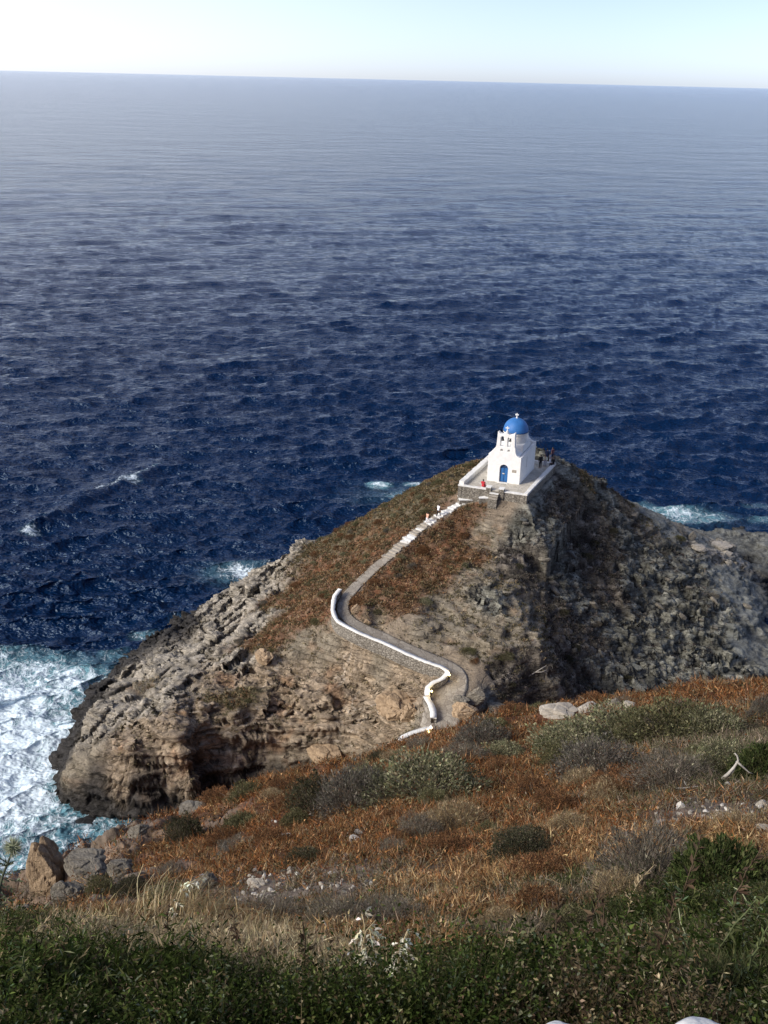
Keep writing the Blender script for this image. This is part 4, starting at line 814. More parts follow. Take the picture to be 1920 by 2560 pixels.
def hand(el, wr, curl=.4, side=1):
    wr = Vector(wr); d = (wr - Vector(el)).normalized(); s = d.orthogonal().normalized(); up = d.cross(s); out = [(wr, wr + d * .07, .022, .034)]
    for k, (o_, l) in enumerate(((-.027, .058), (-.009, .068), (.009, .064), (.026, .05))):
        b = wr + d * .085 + s * o_; m_ = b + d * l * .6 + up * l * curl * .3; out += [(b, m_, .011, .010), (m_, m_ + d * l * .4 + up * l * curl * .7, .010, .009)]
    t = wr + d * .025 + s * .03 * side; out += [(t, t + d * .035 + s * .03 * side, .013, .011), (t + d * .035 + s * .03 * side, t + d * .06 + s * .035 * side + up * .01, .011, .009)]
    return out
def person(loc, rz, label, pose, top, low, hairlen=.0, scale=1.0, dress=False, group=None):
    o = empty('person', loc, label, 'person', group, rz); o.scale = (scale,) * 3
    J = pose; leg = []; skin = []; shirt = []; trou = []
    for s in (-1, 1):
        k = 'LR'[s > 0]; h_, kn, an, sh, el, wr = (Vector(J[x + k]) for x in ('hip', 'knee', 'ank', 'sho', 'elb', 'wri'))
        fd = Vector(J['fd' + k]) if 'fd' + k in J else Vector((0, -1, 0))
        skin += [(h_, kn, .082, .052), (kn, an, .052, .036), (an + Vector((0, 0, -.03)) - fd * .03, an + fd * .13 + Vector((0, 0, -.05)), .036, .028), (sh, el, .046, .036), (el, wr, .036, .024)] + hand(el, wr, .5, -s)
        if dress: trou += [(h_, (h_ + kn) / 2, .105, .10), ((h_ + kn) / 2, kn, .11, .10), (kn, kn + (an - kn) * .55, .10, .11)]
        else: trou += [(h_, kn, .096, .068), (kn, kn + (an - kn) * .93, .068, .052)]
        shirt += [(sh, sh + (el - sh) * .75, .058, .052)]
        if J.get('sleeve'): shirt += [(sh, el, .056, .05), (el, el + (wr - el) * .85, .05, .036)]
    hp = (Vector(J['hipL']) + Vector(J['hipR'])) / 2; sp = (Vector(J['shoL']) + Vector(J['shoR'])) / 2; hd = Vector(J['head']); w = hp.lerp(sp, .45)
    sx = (Vector(J['shoR']) - Vector(J['shoL'])).normalized(); hx = (Vector(J['hipR']) - Vector(J['hipL'])).normalized()
    for q_ in (-1, 1):
        skin += [(hp + hx * .06 * q_, w + sx * .06 * q_, .10, .085), (w + sx * .06 * q_, sp + sx * .08 * q_ - Vector((0, 0, .03)), .085, .085)]
        shirt += [(hp + hx * .06 * q_ + Vector((0, 0, .04)), w + sx * .06 * q_, .118, .10), (w + sx * .06 * q_, sp + sx * .08 * q_ - Vector((0, 0, .03)), .10, .10), (sp + sx * .05 * q_, sp + sx * .15 * q_, .07, .06)]
        trou += [(hp + hx * .06 * q_, hp + hx * .06 * q_ + (w - hp) * .25, .115, .105)]
    skin += [(sp, hd - Vector((0, 0, .06)), .05, .048)]
    look = J.get('look', (0, -1, 0)); fuse('body', skin, M_SKIN, o, .012, (hd, look)); fuse('top', shirt, top, o); fuse('skirt' if dress else 'trousers', trou, low, o)
    lk = Vector(look).normalized(); hs = [(hd - lk * .02 + Vector((0, 0, .045)), hd - lk * .035 + Vector((0, 0, -.0)), .092, .088), (hd - lk * .05, hd - lk * .05 - Vector((0, 0, .04 + hairlen)), .075, .05)]
    fuse('hair', hs, M_HAIR, o)
    return o
def stand(**k):
    J = dict(hipL=(-.09, 0, .88), hipR=(.09, 0, .88), kneeL=(-.1, -.02, .48), kneeR=(.1, -.03, .48), ankL=(-.11, .02, .085), ankR=(.11, .0, .085), shoL=(-.18, .01, 1.40), shoR=(.18, .01, 1.40), elbL=(-.25, .03, 1.12), elbR=(.25, .03, 1.12), wriL=(-.25, -.08, .88), wriR=(.25, -.08, .88), head=(0, -.02, 1.60))
    J.update(k); return J
def sit(**k):
    J = dict(hipL=(-.09, 0, .1), hipR=(.09, 0, .1), kneeL=(-.12, -.42, .12), kneeR=(.12, -.42, .12), ankL=(-.12, -.45, -.33), ankR=(.12, -.42, -.33), shoL=(-.18, .03, .62), shoR=(.18, .03, .62), elbL=(-.25, -.06, .37), elbR=(.25, -.06, .37), wriL=(-.14, -.26, .24), wriR=(.14, -.26, .24), head=(0, -.01, .82))
    J.update(k); return J
def walk(**k):
    J = stand(kneeL=(-.1, -.2, .52), ankL=(-.1, -.22, .2), kneeR=(.1, .04, .48), ankR=(.1, .2, .10), elbL=(-.25, .12, 1.13), wriL=(-.24, .08, .9), elbR=(.25, -.05, 1.12), wriR=(.22, -.22, .95), head=(0, -.08, 1.58), shoL=(-.18, -.04, 1.39), shoR=(.18, -.04, 1.39)); J.update(k); return J
p = atz(1207.5, 1216.5, TZ + .12); person(p, math.radians(160), 'person in red sitting on the terrace wall left of the gate, back turned', sit(), C_RED, C_RED, .1, 1.0, True)
def foot(u, v, z): p = atz(u, v, z); return (p[0], p[1], p[2])
pp = pat(s_of(1096, 1291, 17.9)); person((pp[0], pp[1] + .1, pp[2] + .09), math.radians(125), 'person in a white top and black trousers climbing the ridge steps', walk(sleeve=1), C_WHT, C_BLK, .0, .93)
pp = pat(s_of(1069, 1308, 17.3)); person((pp[0] - .1, pp[1], pp[2] + .09), math.radians(135), 'small person in peach top and long white skirt on the ridge steps', walk(), C_PEACH, C_WHT, .12, .82, True)
G_ = 'visitors behind the chapel'
def tp(u, v): q = atz(u, v, TZ); return (q[0], q[1], TZ)
person(tp(1350, 1170), math.radians(200), 'person all in black standing tight against the rear chapel corner', stand(sleeve=1), C_BLK, C_BLK, .05, 1.02, group=G_)
person(tp(1362, 1166), math.radians(-15), 'person in a loose cream shirt bending forward beside the rear chapel corner', stand(shoL=(-.19, -.22, 1.24), shoR=(.19, -.22, 1.24), head=(0, -.38, 1.38), elbL=(-.27, -.34, 1.0), elbR=(.27, -.34, 1.0), wriL=(-.16, -.5, .95), wriR=(.16, -.5, .95), sleeve=1), C_CREAM, C_GREY, .0, 1.05, group=G_)
person(tp(1374, 1163), math.radians(60), 'person in a pale grey shirt standing between the cream shirt and the terrace edge', stand(elbL=(-.28, -.05, 1.15), wriL=(-.2, -.25, 1.2)), C_GREY, C_WHT, .0, .96, group=G_)
q_ = atz(1383, 1161, TZ + .22); person((q_[0], q_[1], TZ + .24), math.radians(-60), 'person in black sitting at the far right corner of the terrace edge', sit(sleeve=1), C_BLK, C_BLK, .08, 1.0, group=G_)
person(tp(1366, 1155), math.radians(150), 'person in dark navy standing farthest back behind the cream shirt', stand(sleeve=1), C_NAVY, C_NAVY, .0, 1.05, group=G_)
person(tp(1380, 1150), math.radians(215), 'person in a plum top standing near the far terrace corner', stand(), C_PLUM, C_NAVY, .0, 1.0, group=G_)
# ------------------------------------------------------------------ PLANT MAKERS
def blades(P, D, Ln, Wd, C):          # thin triangles
    n = len(P); D = D / np.linalg.norm(D, axis=1)[:, None]; S_ = np.cross(D, rng.normal(size=(n, 3))); S_ /= np.linalg.norm(S_, axis=1)[:, None] + 1e-9
    V = np.stack([P - S_ * Wd[:, None] / 2, P + S_ * Wd[:, None] / 2, P + D * Ln[:, None]], 1).reshape(-1, 3); return V, np.arange(3 * n).reshape(n, 3), np.repeat(C, 3, 0)
def leaves(P, D, Ln, Wd, C, fold=.35):  # folded diamonds, two triangles each
    n = len(P); D = D / np.linalg.norm(D, axis=1)[:, None]; S_ = np.cross(D, rng.normal(size=(n, 3)) * .4 + np.array([0, 0, 1.])); S_ /= np.linalg.norm(S_, axis=1)[:, None] + 1e-9; Nn = np.cross(S_, D)
    m = P + D * Ln[:, None] * .45
    V = np.stack([P, m - S_ * Wd[:, None] / 2 + Nn * Wd[:, None] * fold, P + D * Ln[:, None], m + S_ * Wd[:, None] / 2 + Nn * Wd[:, None] * fold], 1).reshape(-1, 3)
    i = np.arange(n)[:, None] * 4; return V, np.concatenate([i + [[0, 1, 2]], i + [[0, 2, 3]]], 1).reshape(-1, 3), np.repeat(C, 4, 0)
def merge(parts):
    off = 0; V, F_, C = [], [], []
    for v, f, c in parts: V.append(v); F_.append(f + off); C.append(c); off += len(v)
    return np.vstack(V), np.vstack(F_), np.vstack(C)
def pal(cols, n, w=None, jit=.18):
    cols = np.array(cols); i = rng.choice(len(cols), n, p=None if w is None else np.array(w) / sum(w)); return np.clip(cols[i] * (1 + rng.normal(size=(n, 1)) * jit) * (1 + rng.normal(size=(n, 3)) * .04), .003, 1)
def veg_mesh(name, parts): V, F_, C = merge(parts); return mesh_np(name, V, faces=F_, col=C)
def rdir(n, up=.6, spread=1.0): d = rng.normal(size=(n, 3)) * spread; d[:, 2] = np.abs(d[:, 2]) + up; return d
# shrub prototype: lumpy cushion of twigs and small leaves, unit size (half width 1, height 1)
def shrub_mesh(seed, cols, n=5200, leaf=.05, wiry=.35, lump=.28):
    global rng; keep = rng; rng = np.random.default_rng(seed)
    d = rng.normal(size=(n, 3)); d[:, 2] = np.abs(d[:, 2]); d /= np.linalg.norm(d, axis=1)[:, None]
    L_ = 1 + lump * pn(d[:, 0] * 2.2 + seed, d[:, 1] * 2.2, d[:, 2] * 2.2) + lump * .7 * pn(d[:, 0] * 5 + seed, d[:, 1] * 5, d[:, 2] * 5)
    rad = L_ * (1 - .55 * rng.random(n) ** 2.2); P = d * rad[:, None]; P[:, 2] = P[:, 2] * .95 - .05
    tone = (.8 + .5 * sstep(-.3, .4, pn(P[:, 0] * 2.5, P[:, 1] * 2.5, P[:, 2] * 2.5 + seed)))[:, None]
    k = int(n * (1 - wiry)); D = d + rng.normal(size=(n, 3)) * .55 + np.array([0, 0, .35])
    C = pal(cols, n, jit=.22) * tone; sz = leaf * (.6 + .8 * rng.random(n))
    a = leaves(P[:k], D[:k], sz[:k] * 1.6, sz[:k] * .85, C[:k]); b = blades(P[k:], D[k:], sz[k:] * 3.6, sz[k:] * .22, C[k:] * .9)
    m = veg_mesh('foliage', [a, b])
    ns = 60; ds = rdir(ns, .1); ds /= np.linalg.norm(ds, axis=1)[:, None]; bm = bmesh.new()
    for i in range(ns):
        e = Vector(ds[i]) * .85; q = e * .45 + Vector(rng.normal(size=3) * .06); bm_tube(bm, [(0, 0, -.1), q, e], [.022, .013, .005], 4, False)
    st_ = from_bm(bm, 'stems'); rng = keep; return m, st_
M_STEM = plain('twig_bark', (.16, .13, .10), .9, .2, 20, .004)
PALS = dict(sage=[(.23, .22, .13), (.16, .165, .09), (.30, .28, .18), (.10, .10, .055)], mauve=[(.155, .14, .115), (.115, .105, .085), (.20, .18, .145), (.08, .07, .058)],
            olive=[(.13, .125, .065), (.095, .095, .045), (.17, .155, .085), (.075, .07, .035)], dark=[(.055, .055, .032), (.04, .045, .025), (.08, .075, .045), (.10, .085, .06)],
            rust=[(.19, .095, .045), (.24, .125, .06), (.14, .075, .04), (.10, .06, .035)], straw=[(.34, .26, .15), (.27, .20, .11), (.40, .32, .2), (.18, .13, .075)],
            green=[(.055, .075, .025), (.08, .10, .035), (.035, .05, .018), (.11, .12, .05)], wiry=[(.19, .165, .13), (.15, .13, .10), (.25, .22, .17), (.10, .085, .066)])
PROTO = {}
def proto(kind, var):
    if (kind, var) not in PROTO:
        wy = dict(wiry=.85, straw=.8, mauve=.55).get(kind, .3); m, st_ = shrub_mesh(hash_(kind) + var * 7, PALS[kind], 7000 if kind != 'wiry' else 6000, .042 if kind != 'green' else .06, wy)
        m.materials.append(M_LEAF); st_.materials.append(M_STEM); PROTO[(kind, var)] = (m, st_)
    return PROTO[(kind, var)]
def hash_(s): return sum(ord(c) * (i + 3) for i, c in enumerate(s)) % 97
def shrub(p, wx, wy, hz, kind, label, group=None, rz=0.0, parts=True, var=0, name='shrub', tilt=(0, 0)):
    m, st_ = proto(kind, var); o = empty(name, (p[0], p[1], p[2] - .06 * hz), label, 'shrub', group, rz); o.scale = (wx, wy, hz); o.rotation_euler = (tilt[0], tilt[1], rz)
    link('foliage', m, None, o)
    if parts: link('stems', st_, None, o)
    return o
# ------------------------------------------------------------------ named shrubs of the near slope: base-centre u, v, width px, height px
SH = [(884,2030,150,100,'mauve',0,'big domed grey-mauve cushion shrub left of the olive one, mid slope'),(925,1968,96,52,'sage',1,'small grey-green shrub peeking over the mauve dome'),
 (1068,1995,235,88,'sage',0,'wide sage-green cushion shrub in the middle of the brown slope'),(783,2032,105,88,'dark',0,'dark olive shrub leaning against the left of the mauve dome'),
 (1205,1868,140,62,'mauve',1,'grey-mauve shrub just below the rim near the path end'),(1165,1905,120,42,'wiry',0,'flat brown-grey shrub under the mauve rim shrub'),(1270,1898,110,40,'sage',1,'low pale sage shrub right of the flat brown-grey one'),
 (945,1912,62,36,'dark',1,'little dark shrub below the lowest wall'),(1050,2098,110,66,'wiry',1,'grey wiry shrub in front of the wide sage cushion'),(1140,2072,150,70,'straw',0,'straw-coloured spiky shrub right of the grey wiry one'),
 (1440,1880,200,66,'sage',1,'left end of the long pale shrub bank on the right slope'),(1550,1862,240,80,'sage',0,'biggest pale green shrub in the bank on the right slope'),(1680,1850,240,86,'olive',1,'olive shrub near the top of the right shrub bank'),
 (1775,1850,170,80,'sage',1,'grey-green shrub at the right end of the shrub bank'),(1500,1945,210,90,'mauve',0,'purple-grey shrub below the long pale bank'),(1410,1920,120,60,'olive',0,'olive shrub at the lower left of the shrub bank'),
 (1375,1885,80,50,'green',0,'small green shrub at the left tip of the shrub bank'),(1680,1965,200,70,'wiry',0,'grey wiry shrub left of the bleached branch'),(1800,1925,140,70,'sage',0,'pale green shrub behind the bleached branch'),
 (1905,1805,70,66,'mauve',1,'grey shrub cut by the right frame edge below the rim'),(1900,1935,120,66,'green',1,'bright green bush at the right edge behind the bleached branch'),(1560,1985,150,60,'rust',0,'rust-brown shrub under the purple-grey one'),
 (1620,2215,270,150,'wiry',1,'large grey wiry bush on the lower right slope'),(1540,2260,130,80,'straw',1,'pale dry shrub left of the large wiry bush'),(1790,2225,190,120,'green',0,'dark leafy green bush right of the large wiry bush'),
 (465,2105,95,72,'dark',0,'dark olive shrub on the lower left slope'),(620,1998,90,40,'olive',0,'olive shrub at the left rim of the slope'),(700,1985,80,34,'rust',1,'rust shrub on the left rim'),(1060,1878,90,30,'wiry',0,'thin grey shrub right below the lowest wall'),
 (740,2068,70,44,'olive',1,'small olive shrub at the foot of the dark leaning one'),(430,2200,70,50,'wiry',1,'grey shrub among the left boulders'),(330,2240,80,50,'dark',1,'dark shrub under the left outcrop'),(250,2235,70,44,'olive',0,'olive shrub beside the tall tan outcrop'),
 (850,2325,170,70,'wiry',0,'grey-green wiry bush above the left oat stalk'),(985,2320,170,66,'wiry',1,'brown-grey wiry bush between the two oat stalks'),(700,2310,150,50,'wiry',0,'flat grey bush beside the pale straw'),
 (1340,2290,130,66,'rust',1,'brown bush above the green undergrowth, right of centre'),(1250,2330,110,60,'straw',0,'pale brown bush at the upper edge of the undergrowth'),(1430,2335,120,60,'olive',1,'olive bush near the large white stone'),
 (560,2110,80,40,'rust',0,'rust bush left of the white boulder slab'),(1840,2080,120,40,'straw',1,'straw tuft below the stony patch'),(1330,1990,110,40,'rust',1,'reddish bush mid slope right of the sage cushion'),(1420,2080,110,44,'straw',0,'dry straw bush mid slope'),(600,2080,90,40,'olive',0,'olive bush under the left rim')]
for u, v, w, h, kd, var, lab in SH:
    p = on_hill(u, v); d = np.linalg.norm(p - CAM); s = d / F * (1.22 if (v < 2040 and 760 < u < 1150 and w > 90) else 1.05); shrub(p, w * s / 2, w * s / 2 * .8, h * s / .88, kd, lab, None, random.uniform(-.4, .4), True, var)
# a scatter of smaller cushions on the near slope
def scatter_hill(n, r0, r1, a0=-28.5, a1=30):
    a = np.radians(rng.uniform(a0, a1, n)); r = np.exp(rng.uniform(math.log(r0), math.log(r1), n)); x, y = r * np.sin(a), r * np.cos(a); z = hill_z(x, y); m = visible(x, y, z + .1, .0); return x[m], y[m], z[m], r[m]
def hill_kinds(x, y):
    r = np.hypot(x, y); P_ = np.stack([np.arctan2(hw[:, 0], hw[:, 1]) * 8, np.log(np.hypot(hw[:, 0], hw[:, 1])) * 8], 1)
    w1 = fbm(x * .5, y * .5, 2, 3) * np.clip(r, 3, 30) / 30 * 1.5; return idw(P_, HKV, np.arctan2(x, y) * 8 + w1, np.log(r) * 8 + w1 * .7, 5)
x, y, z, r = scatter_hill(390, 8, 46); kk = hill_kinds(x, y); cnt = 0
for i in range(len(x)):
    if cnt >= 50 or kk[i, HK.index('k')] + kk[i, HK.index('w')] > .6: continue
    kd = random.choice(['rust', 'rust', 'rust', 'olive', 'dark', 'straw', 'wiry'])
    s = random.uniform(.25, .6) * (.6 + r[i] / 40); cnt += 1
    shrub((x[i], y[i], z[i]), s, s * .8, s * random.uniform(.5, .8), kd, 'small cushion shrub scattered over the rusty brown near slope', 'small cushion shrubs on the near slope', random.uniform(0, 6), False, random.randint(0, 1))
# mid-distance shrubs on the headland
x = rng.uniform(-25, 45, 4000); y = rng.uniform(78, 125, 4000); hk = idw(XY[:len(CP)], KV, x, y, 5); dn, pz, pw_ = near_path(x, y); td = poly_sd(TQ, x, y)
vv = hk[:, kinds.index('G')] + hk[:, kinds.index('R')] + hk[:, kinds.index('V')] * .8 + hk[:, kinds.index('D')] * .12 + hk[:, kinds.index('L')] * .15; z = head_z(x, y)
sel = np.nonzero((rng.random(4000) < vv * .30) & (dn - pw_ > .7) & (td > .9) & (z > 3))[0][:172]
for i in sel:
    if hk[i, kinds.index('V')] + hk[i, kinds.index('D')] > .5: kd, lab = random.choice(['mauve', 'dark', 'dark', 'wiry']), 'dark grey-brown shrub on the shaded right flank of the headland'
    else: kd, lab = random.choice(['olive', 'rust', 'olive', 'mauve', 'sage', 'rust']), 'low brown-green shrub on the scrubby ridge around the stairs and path'
    s = random.uniform(.35, .8); shrub((x[i], y[i], z[i]), s * 1.15, s * .9, s * random.uniform(.5, .75), kd, lab, 'shrubs on the right flank' if 'flank' in lab else 'shrubs on the ridge', random.uniform(0, 6), False, random.randint(0, 1))
# ------------------------------------------------------------------ ROCKS AND STONES
def rock_mesh(seed, flat=.6, ang=.35, sub=3):
    bm = bmesh.new(); bmesh.ops.create_icosphere(bm, subdivisions=sub, radius=1); P_ = np.array([v.co[:] for v in bm.verts]); g = np.random.default_rng(seed)
    for _ in range(16):          # facet by cutting planes
        nrm = g.normal(size=3); nrm /= np.linalg.norm(nrm); dd = g.uniform(.55, .95); e = P_ @ nrm - dd; P_ -= np.where(e > 0, e, 0)[:, None] * nrm * .96
    f1, f2, ci = worley(P_[:, 0] * 1.1 + seed, P_[:, 1] * 1.1, P_[:, 2] * 2.6 + .3 * P_[:, 0], seed % 50)
    P_ *= (1 + .16 * fbm(P_[:, 0] * 1.6 + seed, P_[:, 1] * 1.6, P_[:, 2] * 3, 4) + (.16 * (ci - .5) - .10 * np.exp(-((f2 - f1) / .09) ** 2)) * (sub > 3))[:, None]; P_ *= np.array([1, .75, flat])
    for v, c in zip(bm.verts, P_): v.co = c
    me = from_bm(bm, 'boulder', False); return me
RM = {}
def rock_variant(i, m, sub=3, flat=.6):
    k = (i, m.name, sub, flat)
    if k not in RM: RM[k] = rock_mesh(i * 13 + 5, flat, sub=sub); RM[k].materials.append(m)
    return RM[k]
STN = []
def boulder(p, sx, sy, sz, m, label, name='boulder', var=None, rz=None, tilt=(0, 0), group=None, cat='boulder', sub=3, flat=.6):
    o = link(name, rock_variant(random.randint(0, 5) if var is None else var, m, sub, flat), None, None, label=label, category=cat)
    if group: o['group'] = group
    STN.append((p[0], p[1], max(sx, sy)))
    o.location = Vector(p); o.scale = (sx, sy, sz); o.rotation_euler = (tilt[0], tilt[1], random.uniform(-.5, .5) if rz is None else rz); return o
def hb(u, v, w, h, m, label, dz=.0, **k):
    p = on_head(u, v + h * .35); s = np.linalg.norm(p - CAM) / F; return boulder(p + np.array([0, 0, h * s * .25 + dz]), w * s / 2, w * s / 2, h * s / 1.3, m, label, sub=5, **k)
hb(985, 1752, 95, 100, M_TSTONE, 'tall tan crag standing left of the short path wall', var=1); hb(1022, 1775, 60, 80, M_TSTONE, 'split tan rock wedged against the foot of the short wall', var=2); hb(1190, 1736, 64, 46, M_GSTONE, 'pale grey boulder at the right side of the path end', var=3)
hb(1235, 1768, 66, 40, M_GSTONE, 'grey boulder lowest right of the path end', var=4); hb(1150, 1748, 50, 20, M_GSTONE, 'flat grey slab between the path and the pale boulders', var=0); hb(1160, 1772, 80, 44, M_TSTONE, 'brown rock below the flat grey slab', var=5)
hb(918, 1552, 26, 20, M_TSTONE, 'small tan boulder inside the bend of the path', var=2); hb(890, 1520, 34, 24, M_TSTONE, 'tan boulder above the bend of the path', var=3); hb(810, 1880, 90, 60, M_TSTONE, 'brown crag with pale top at the foot of the cliffs', var=1); hb(660, 1640, 60, 50, M_TSTONE, 'rounded tan boulder on the cliff edge below the red scrub', var=0)
hb(150, 2052, 100, 34, M_KSTONE, 'black wet rock reaching into the surf at the cliff foot', dz=.6, var=4, rz=.3); hb(220, 2062, 80, 26, M_KSTONE, 'black wet rock behind the surf rock', dz=.3, var=1)
p = atz(48, 2205, .6); boulder(p, 2.1, 1.5, 2.2, M_KSTONE, 'black sea rock in the foam at the left edge', name='sea_rock', var=2, rz=.5)
hb(1730, 1338, 26, 26, M_GSTONE, 'rounded dark boulder at the inner end of the flat shelf', var=3); hb(1745, 1368, 44, 20, M_PSTONE, 'pale boulder on the right skyline below the shelf', var=4); hb(1800, 1362, 60, 12, M_PSTONE, 'long pale slab on the lip above the flat shelf', var=0); hb(1815, 1382, 40, 16, M_PSTONE, 'pale rubble block under the long pale slab', var=5)
def nb_(u, v, w, h, m, label, d3=1.0, **k):
    p = on_hill(u, v); s = np.linalg.norm(p - CAM) / F; return boulder(p + np.array([0, 0, h * s * .2]), w * s / 2, w * s / 2 * d3, h * s / 1.15, m, label, sub=5, **k)
nb_(1398, 1788, 96, 40, M_PSTONE, 'largest pale boulder on the rim of the brown slope', var=1, rz=0); nb_(1475, 1778, 80, 28, M_PSTONE, 'second pale boulder on the rim, right of the largest', var=2, rz=.1); nb_(1535, 1770, 50, 32, M_GSTONE, 'grey rounded boulder on the rim, third from the left', var=3); nb_(1572, 1766, 36, 20, M_PSTONE, 'smallest pale boulder on the rim, far right of the row', var=4)
nb_(122, 2220, 84, 150, M_TSTONE, 'tall tan outcrop standing against the surf', var=1, rz=.3, flat=.95, d3=1.3); nb_(212, 2172, 112, 52, M_GSTONE, 'broad grey outcrop right of the tall tan one', var=4, d3=1.2); nb_(165, 2260, 90, 80, M_GSTONE, 'shadowed grey crag below the tall tan outcrop', var=0); nb_(60, 2300, 90, 36, M_GSTONE, 'layered grey rock at the lower left edge', var=0); nb_(300, 2185, 70, 60, M_GSTONE, 'grey rock among the left scrub', var=4); nb_(350, 2085, 60, 34, M_GSTONE, 'grey rock on the left rim near the cliff foot', var=5); nb_(560, 2150, 44, 70, M_GSTONE, 'upright grey rock on the left slope', var=3); nb_(520, 2215, 60, 60, M_GSTONE, 'cracked grey rock below the upright one', var=2); nb_(480, 2030, 90, 30, M_GSTONE, 'long grey slab on the left rim', var=0)
nb_(712, 2095, 38, 14, M_WSTONE, 'large flat white stone slab on the left part of the slope', var=1); nb_(632, 2112, 18, 12, M_WSTONE, 'white stone left of the flat white slab', var=2); nb_(665, 2112, 14, 8, M_WSTONE, 'small white stone just below the flat white slab', var=3); nb_(885, 2102, 36, 16, M_WSTONE, 'white angular stone beneath the mauve dome shrub', var=4); nb_(895, 2083, 26, 12, M_PSTONE, 'grey stone above the white angular stone', var=0)
nb_(1078, 2112, 26, 8, M_WSTONE, 'thin white stone below the straw-coloured shrub', var=5); nb_(640, 2215, 46, 26, M_PSTONE, 'large grey slab among the white pebbles', var=1); nb_(1818, 1962, 18, 13, M_WSTONE, 'bright white stone under the forked branch', var=2); nb_(1700, 2020, 30, 20, M_WSTONE, 'white boulder at the left of the stony patch', var=3); nb_(1588, 2118, 12, 12, M_WSTONE, 'bright white stone above the wiry bush', var=4); nb_(1570, 2088, 26, 12, M_PSTONE, 'rounded pale stone above the bright white one', var=5)
nb_(1640, 2058, 22, 12, M_WSTONE, 'white stone below the dark hollow', var=0); nb_(1908, 2075, 36, 20, M_PSTONE, 'rounded pale stone at the right frame edge', var=1); nb_(1905, 2015, 40, 22, M_PSTONE, 'pale boulder at the right edge of the stony patch', var=2); nb_(1440, 2325, 66, 30, M_PSTONE, 'large pale stone half hidden in the undergrowth', var=3); nb_(1425, 2332, 22, 18, M_WSTONE, 'white stone in front of the large pale one', var=4); nb_(335, 2345, 60, 26, M_PSTONE, 'pale stone in the gap above the left undergrowth', var=5); nb_(284, 2362, 18, 16, M_WSTONE, 'white pebble left of the gap stone', var=0)
nb_(845, 2410, 22, 16, M_PSTONE, 'pale crumpled stone left of the bottle', var=1); nb_(1350, 1975, 18, 10, M_PSTONE, 'grey stone mid slope right of the sage cushion', var=2); nb_(1585, 1998, 14, 10, M_PSTONE, 'small round stone right of the rust-brown shrub', var=3); nb_(1510, 1990, 22, 8, M_PSTONE, 'flat stone left of the rust-brown shrub', var=1)
# fields of smaller stones
def stones(spots, lab, grp, n):
    for k in range(n):
        u0, v0, su, sv, lo, hi, wm = random.choices(spots, weights=[q[-1] for q in spots])[0][:7] if False else random.choice(spots)
        u, v = random.gauss(u0, su), random.gauss(v0, sv)
        if not (20 < u < 1915 and 1900 < v < 2400): continue
        p = on_hill(u, v); s = np.linalg.norm(p - CAM) / F; w = random.uniform(lo, hi) * s * 1.25
        boulder(p + np.array([0, 0, w * .15]), w * random.uniform(.4, .8), w * .5, w * random.uniform(.4, .7), random.choice([M_WSTONE] * wm + [M_PSTONE, M_PSTONE, M_PSTONE, M_GSTONE, M_GSTONE]), lab, name='stone', group=grp, cat='stone', sub=2, tilt=(random.uniform(-.4, .4), random.uniform(-.4, .4)), rz=random.uniform(0, 6))
stones([(690,2180,45,22,7,15,3),(700,2215,60,25,6,14,1),(650,2200,35,25,6,12,2),(860,2215,40,14,6,14,2),(870,2200,60,22,5,11,1),(640,2240,50,18,5,10,0)], 'pale loose stone in the stony patch of the left slope', 'loose stones on the left slope', 150)
stones([(1780,2020,70,14,6,14,2),(1730,2035,60,14,6,13,1),(1850,2030,50,14,6,14,1),(1600,2110,50,14,4,9,2)], 'pale loose stone in the stony patch of the right slope', 'loose stones on the right slope', 70)
stones([(1000,2180,200,60,4,9,1),(1300,2050,250,80,4,9,1),(700,2080,120,40,4,9,1)], 'small stone scattered in the rusty scrub', 'scattered small stones', 60)
# slabs and blocks on the dark face
k = 0; gs = random.Random(9)
while k < 90:
    u, v = gs.uniform(1300, 1900), gs.uniform(1260, 1740)
    if v < 1240 + (u - 1400) * .35 + 25: continue
    p = on_head(u, v)
    if p[2] < 1.5: continue
    hk1 = idw(XY[:len(CP)], KV, np.array([p[0]]), np.array([p[1]]), 5)[0]
    if hk1[kinds.index('D')] + hk1[kinds.index('S')] < .45: continue
    s_ = gs.choice([.25, .3, .4, .5, .6, .8]); k += 1
    boulder(p + np.array([0, 0, s_ * .05]), s_ * 1.1, s_ * .7, s_ * .8, gs.choice([M_GSTONE, M_DSTONE, M_DSTONE]) if 'M_DSTONE' in globals() else M_GSTONE, 'dark slate block tumbled on the right flank of the headland', name='slate_block', group='slate blocks on the right flank', cat='rock', sub=3, rz=gs.uniform(-.9, .4), tilt=(gs.uniform(-.6, .6), gs.uniform(-.2, .8)), flat=.6)
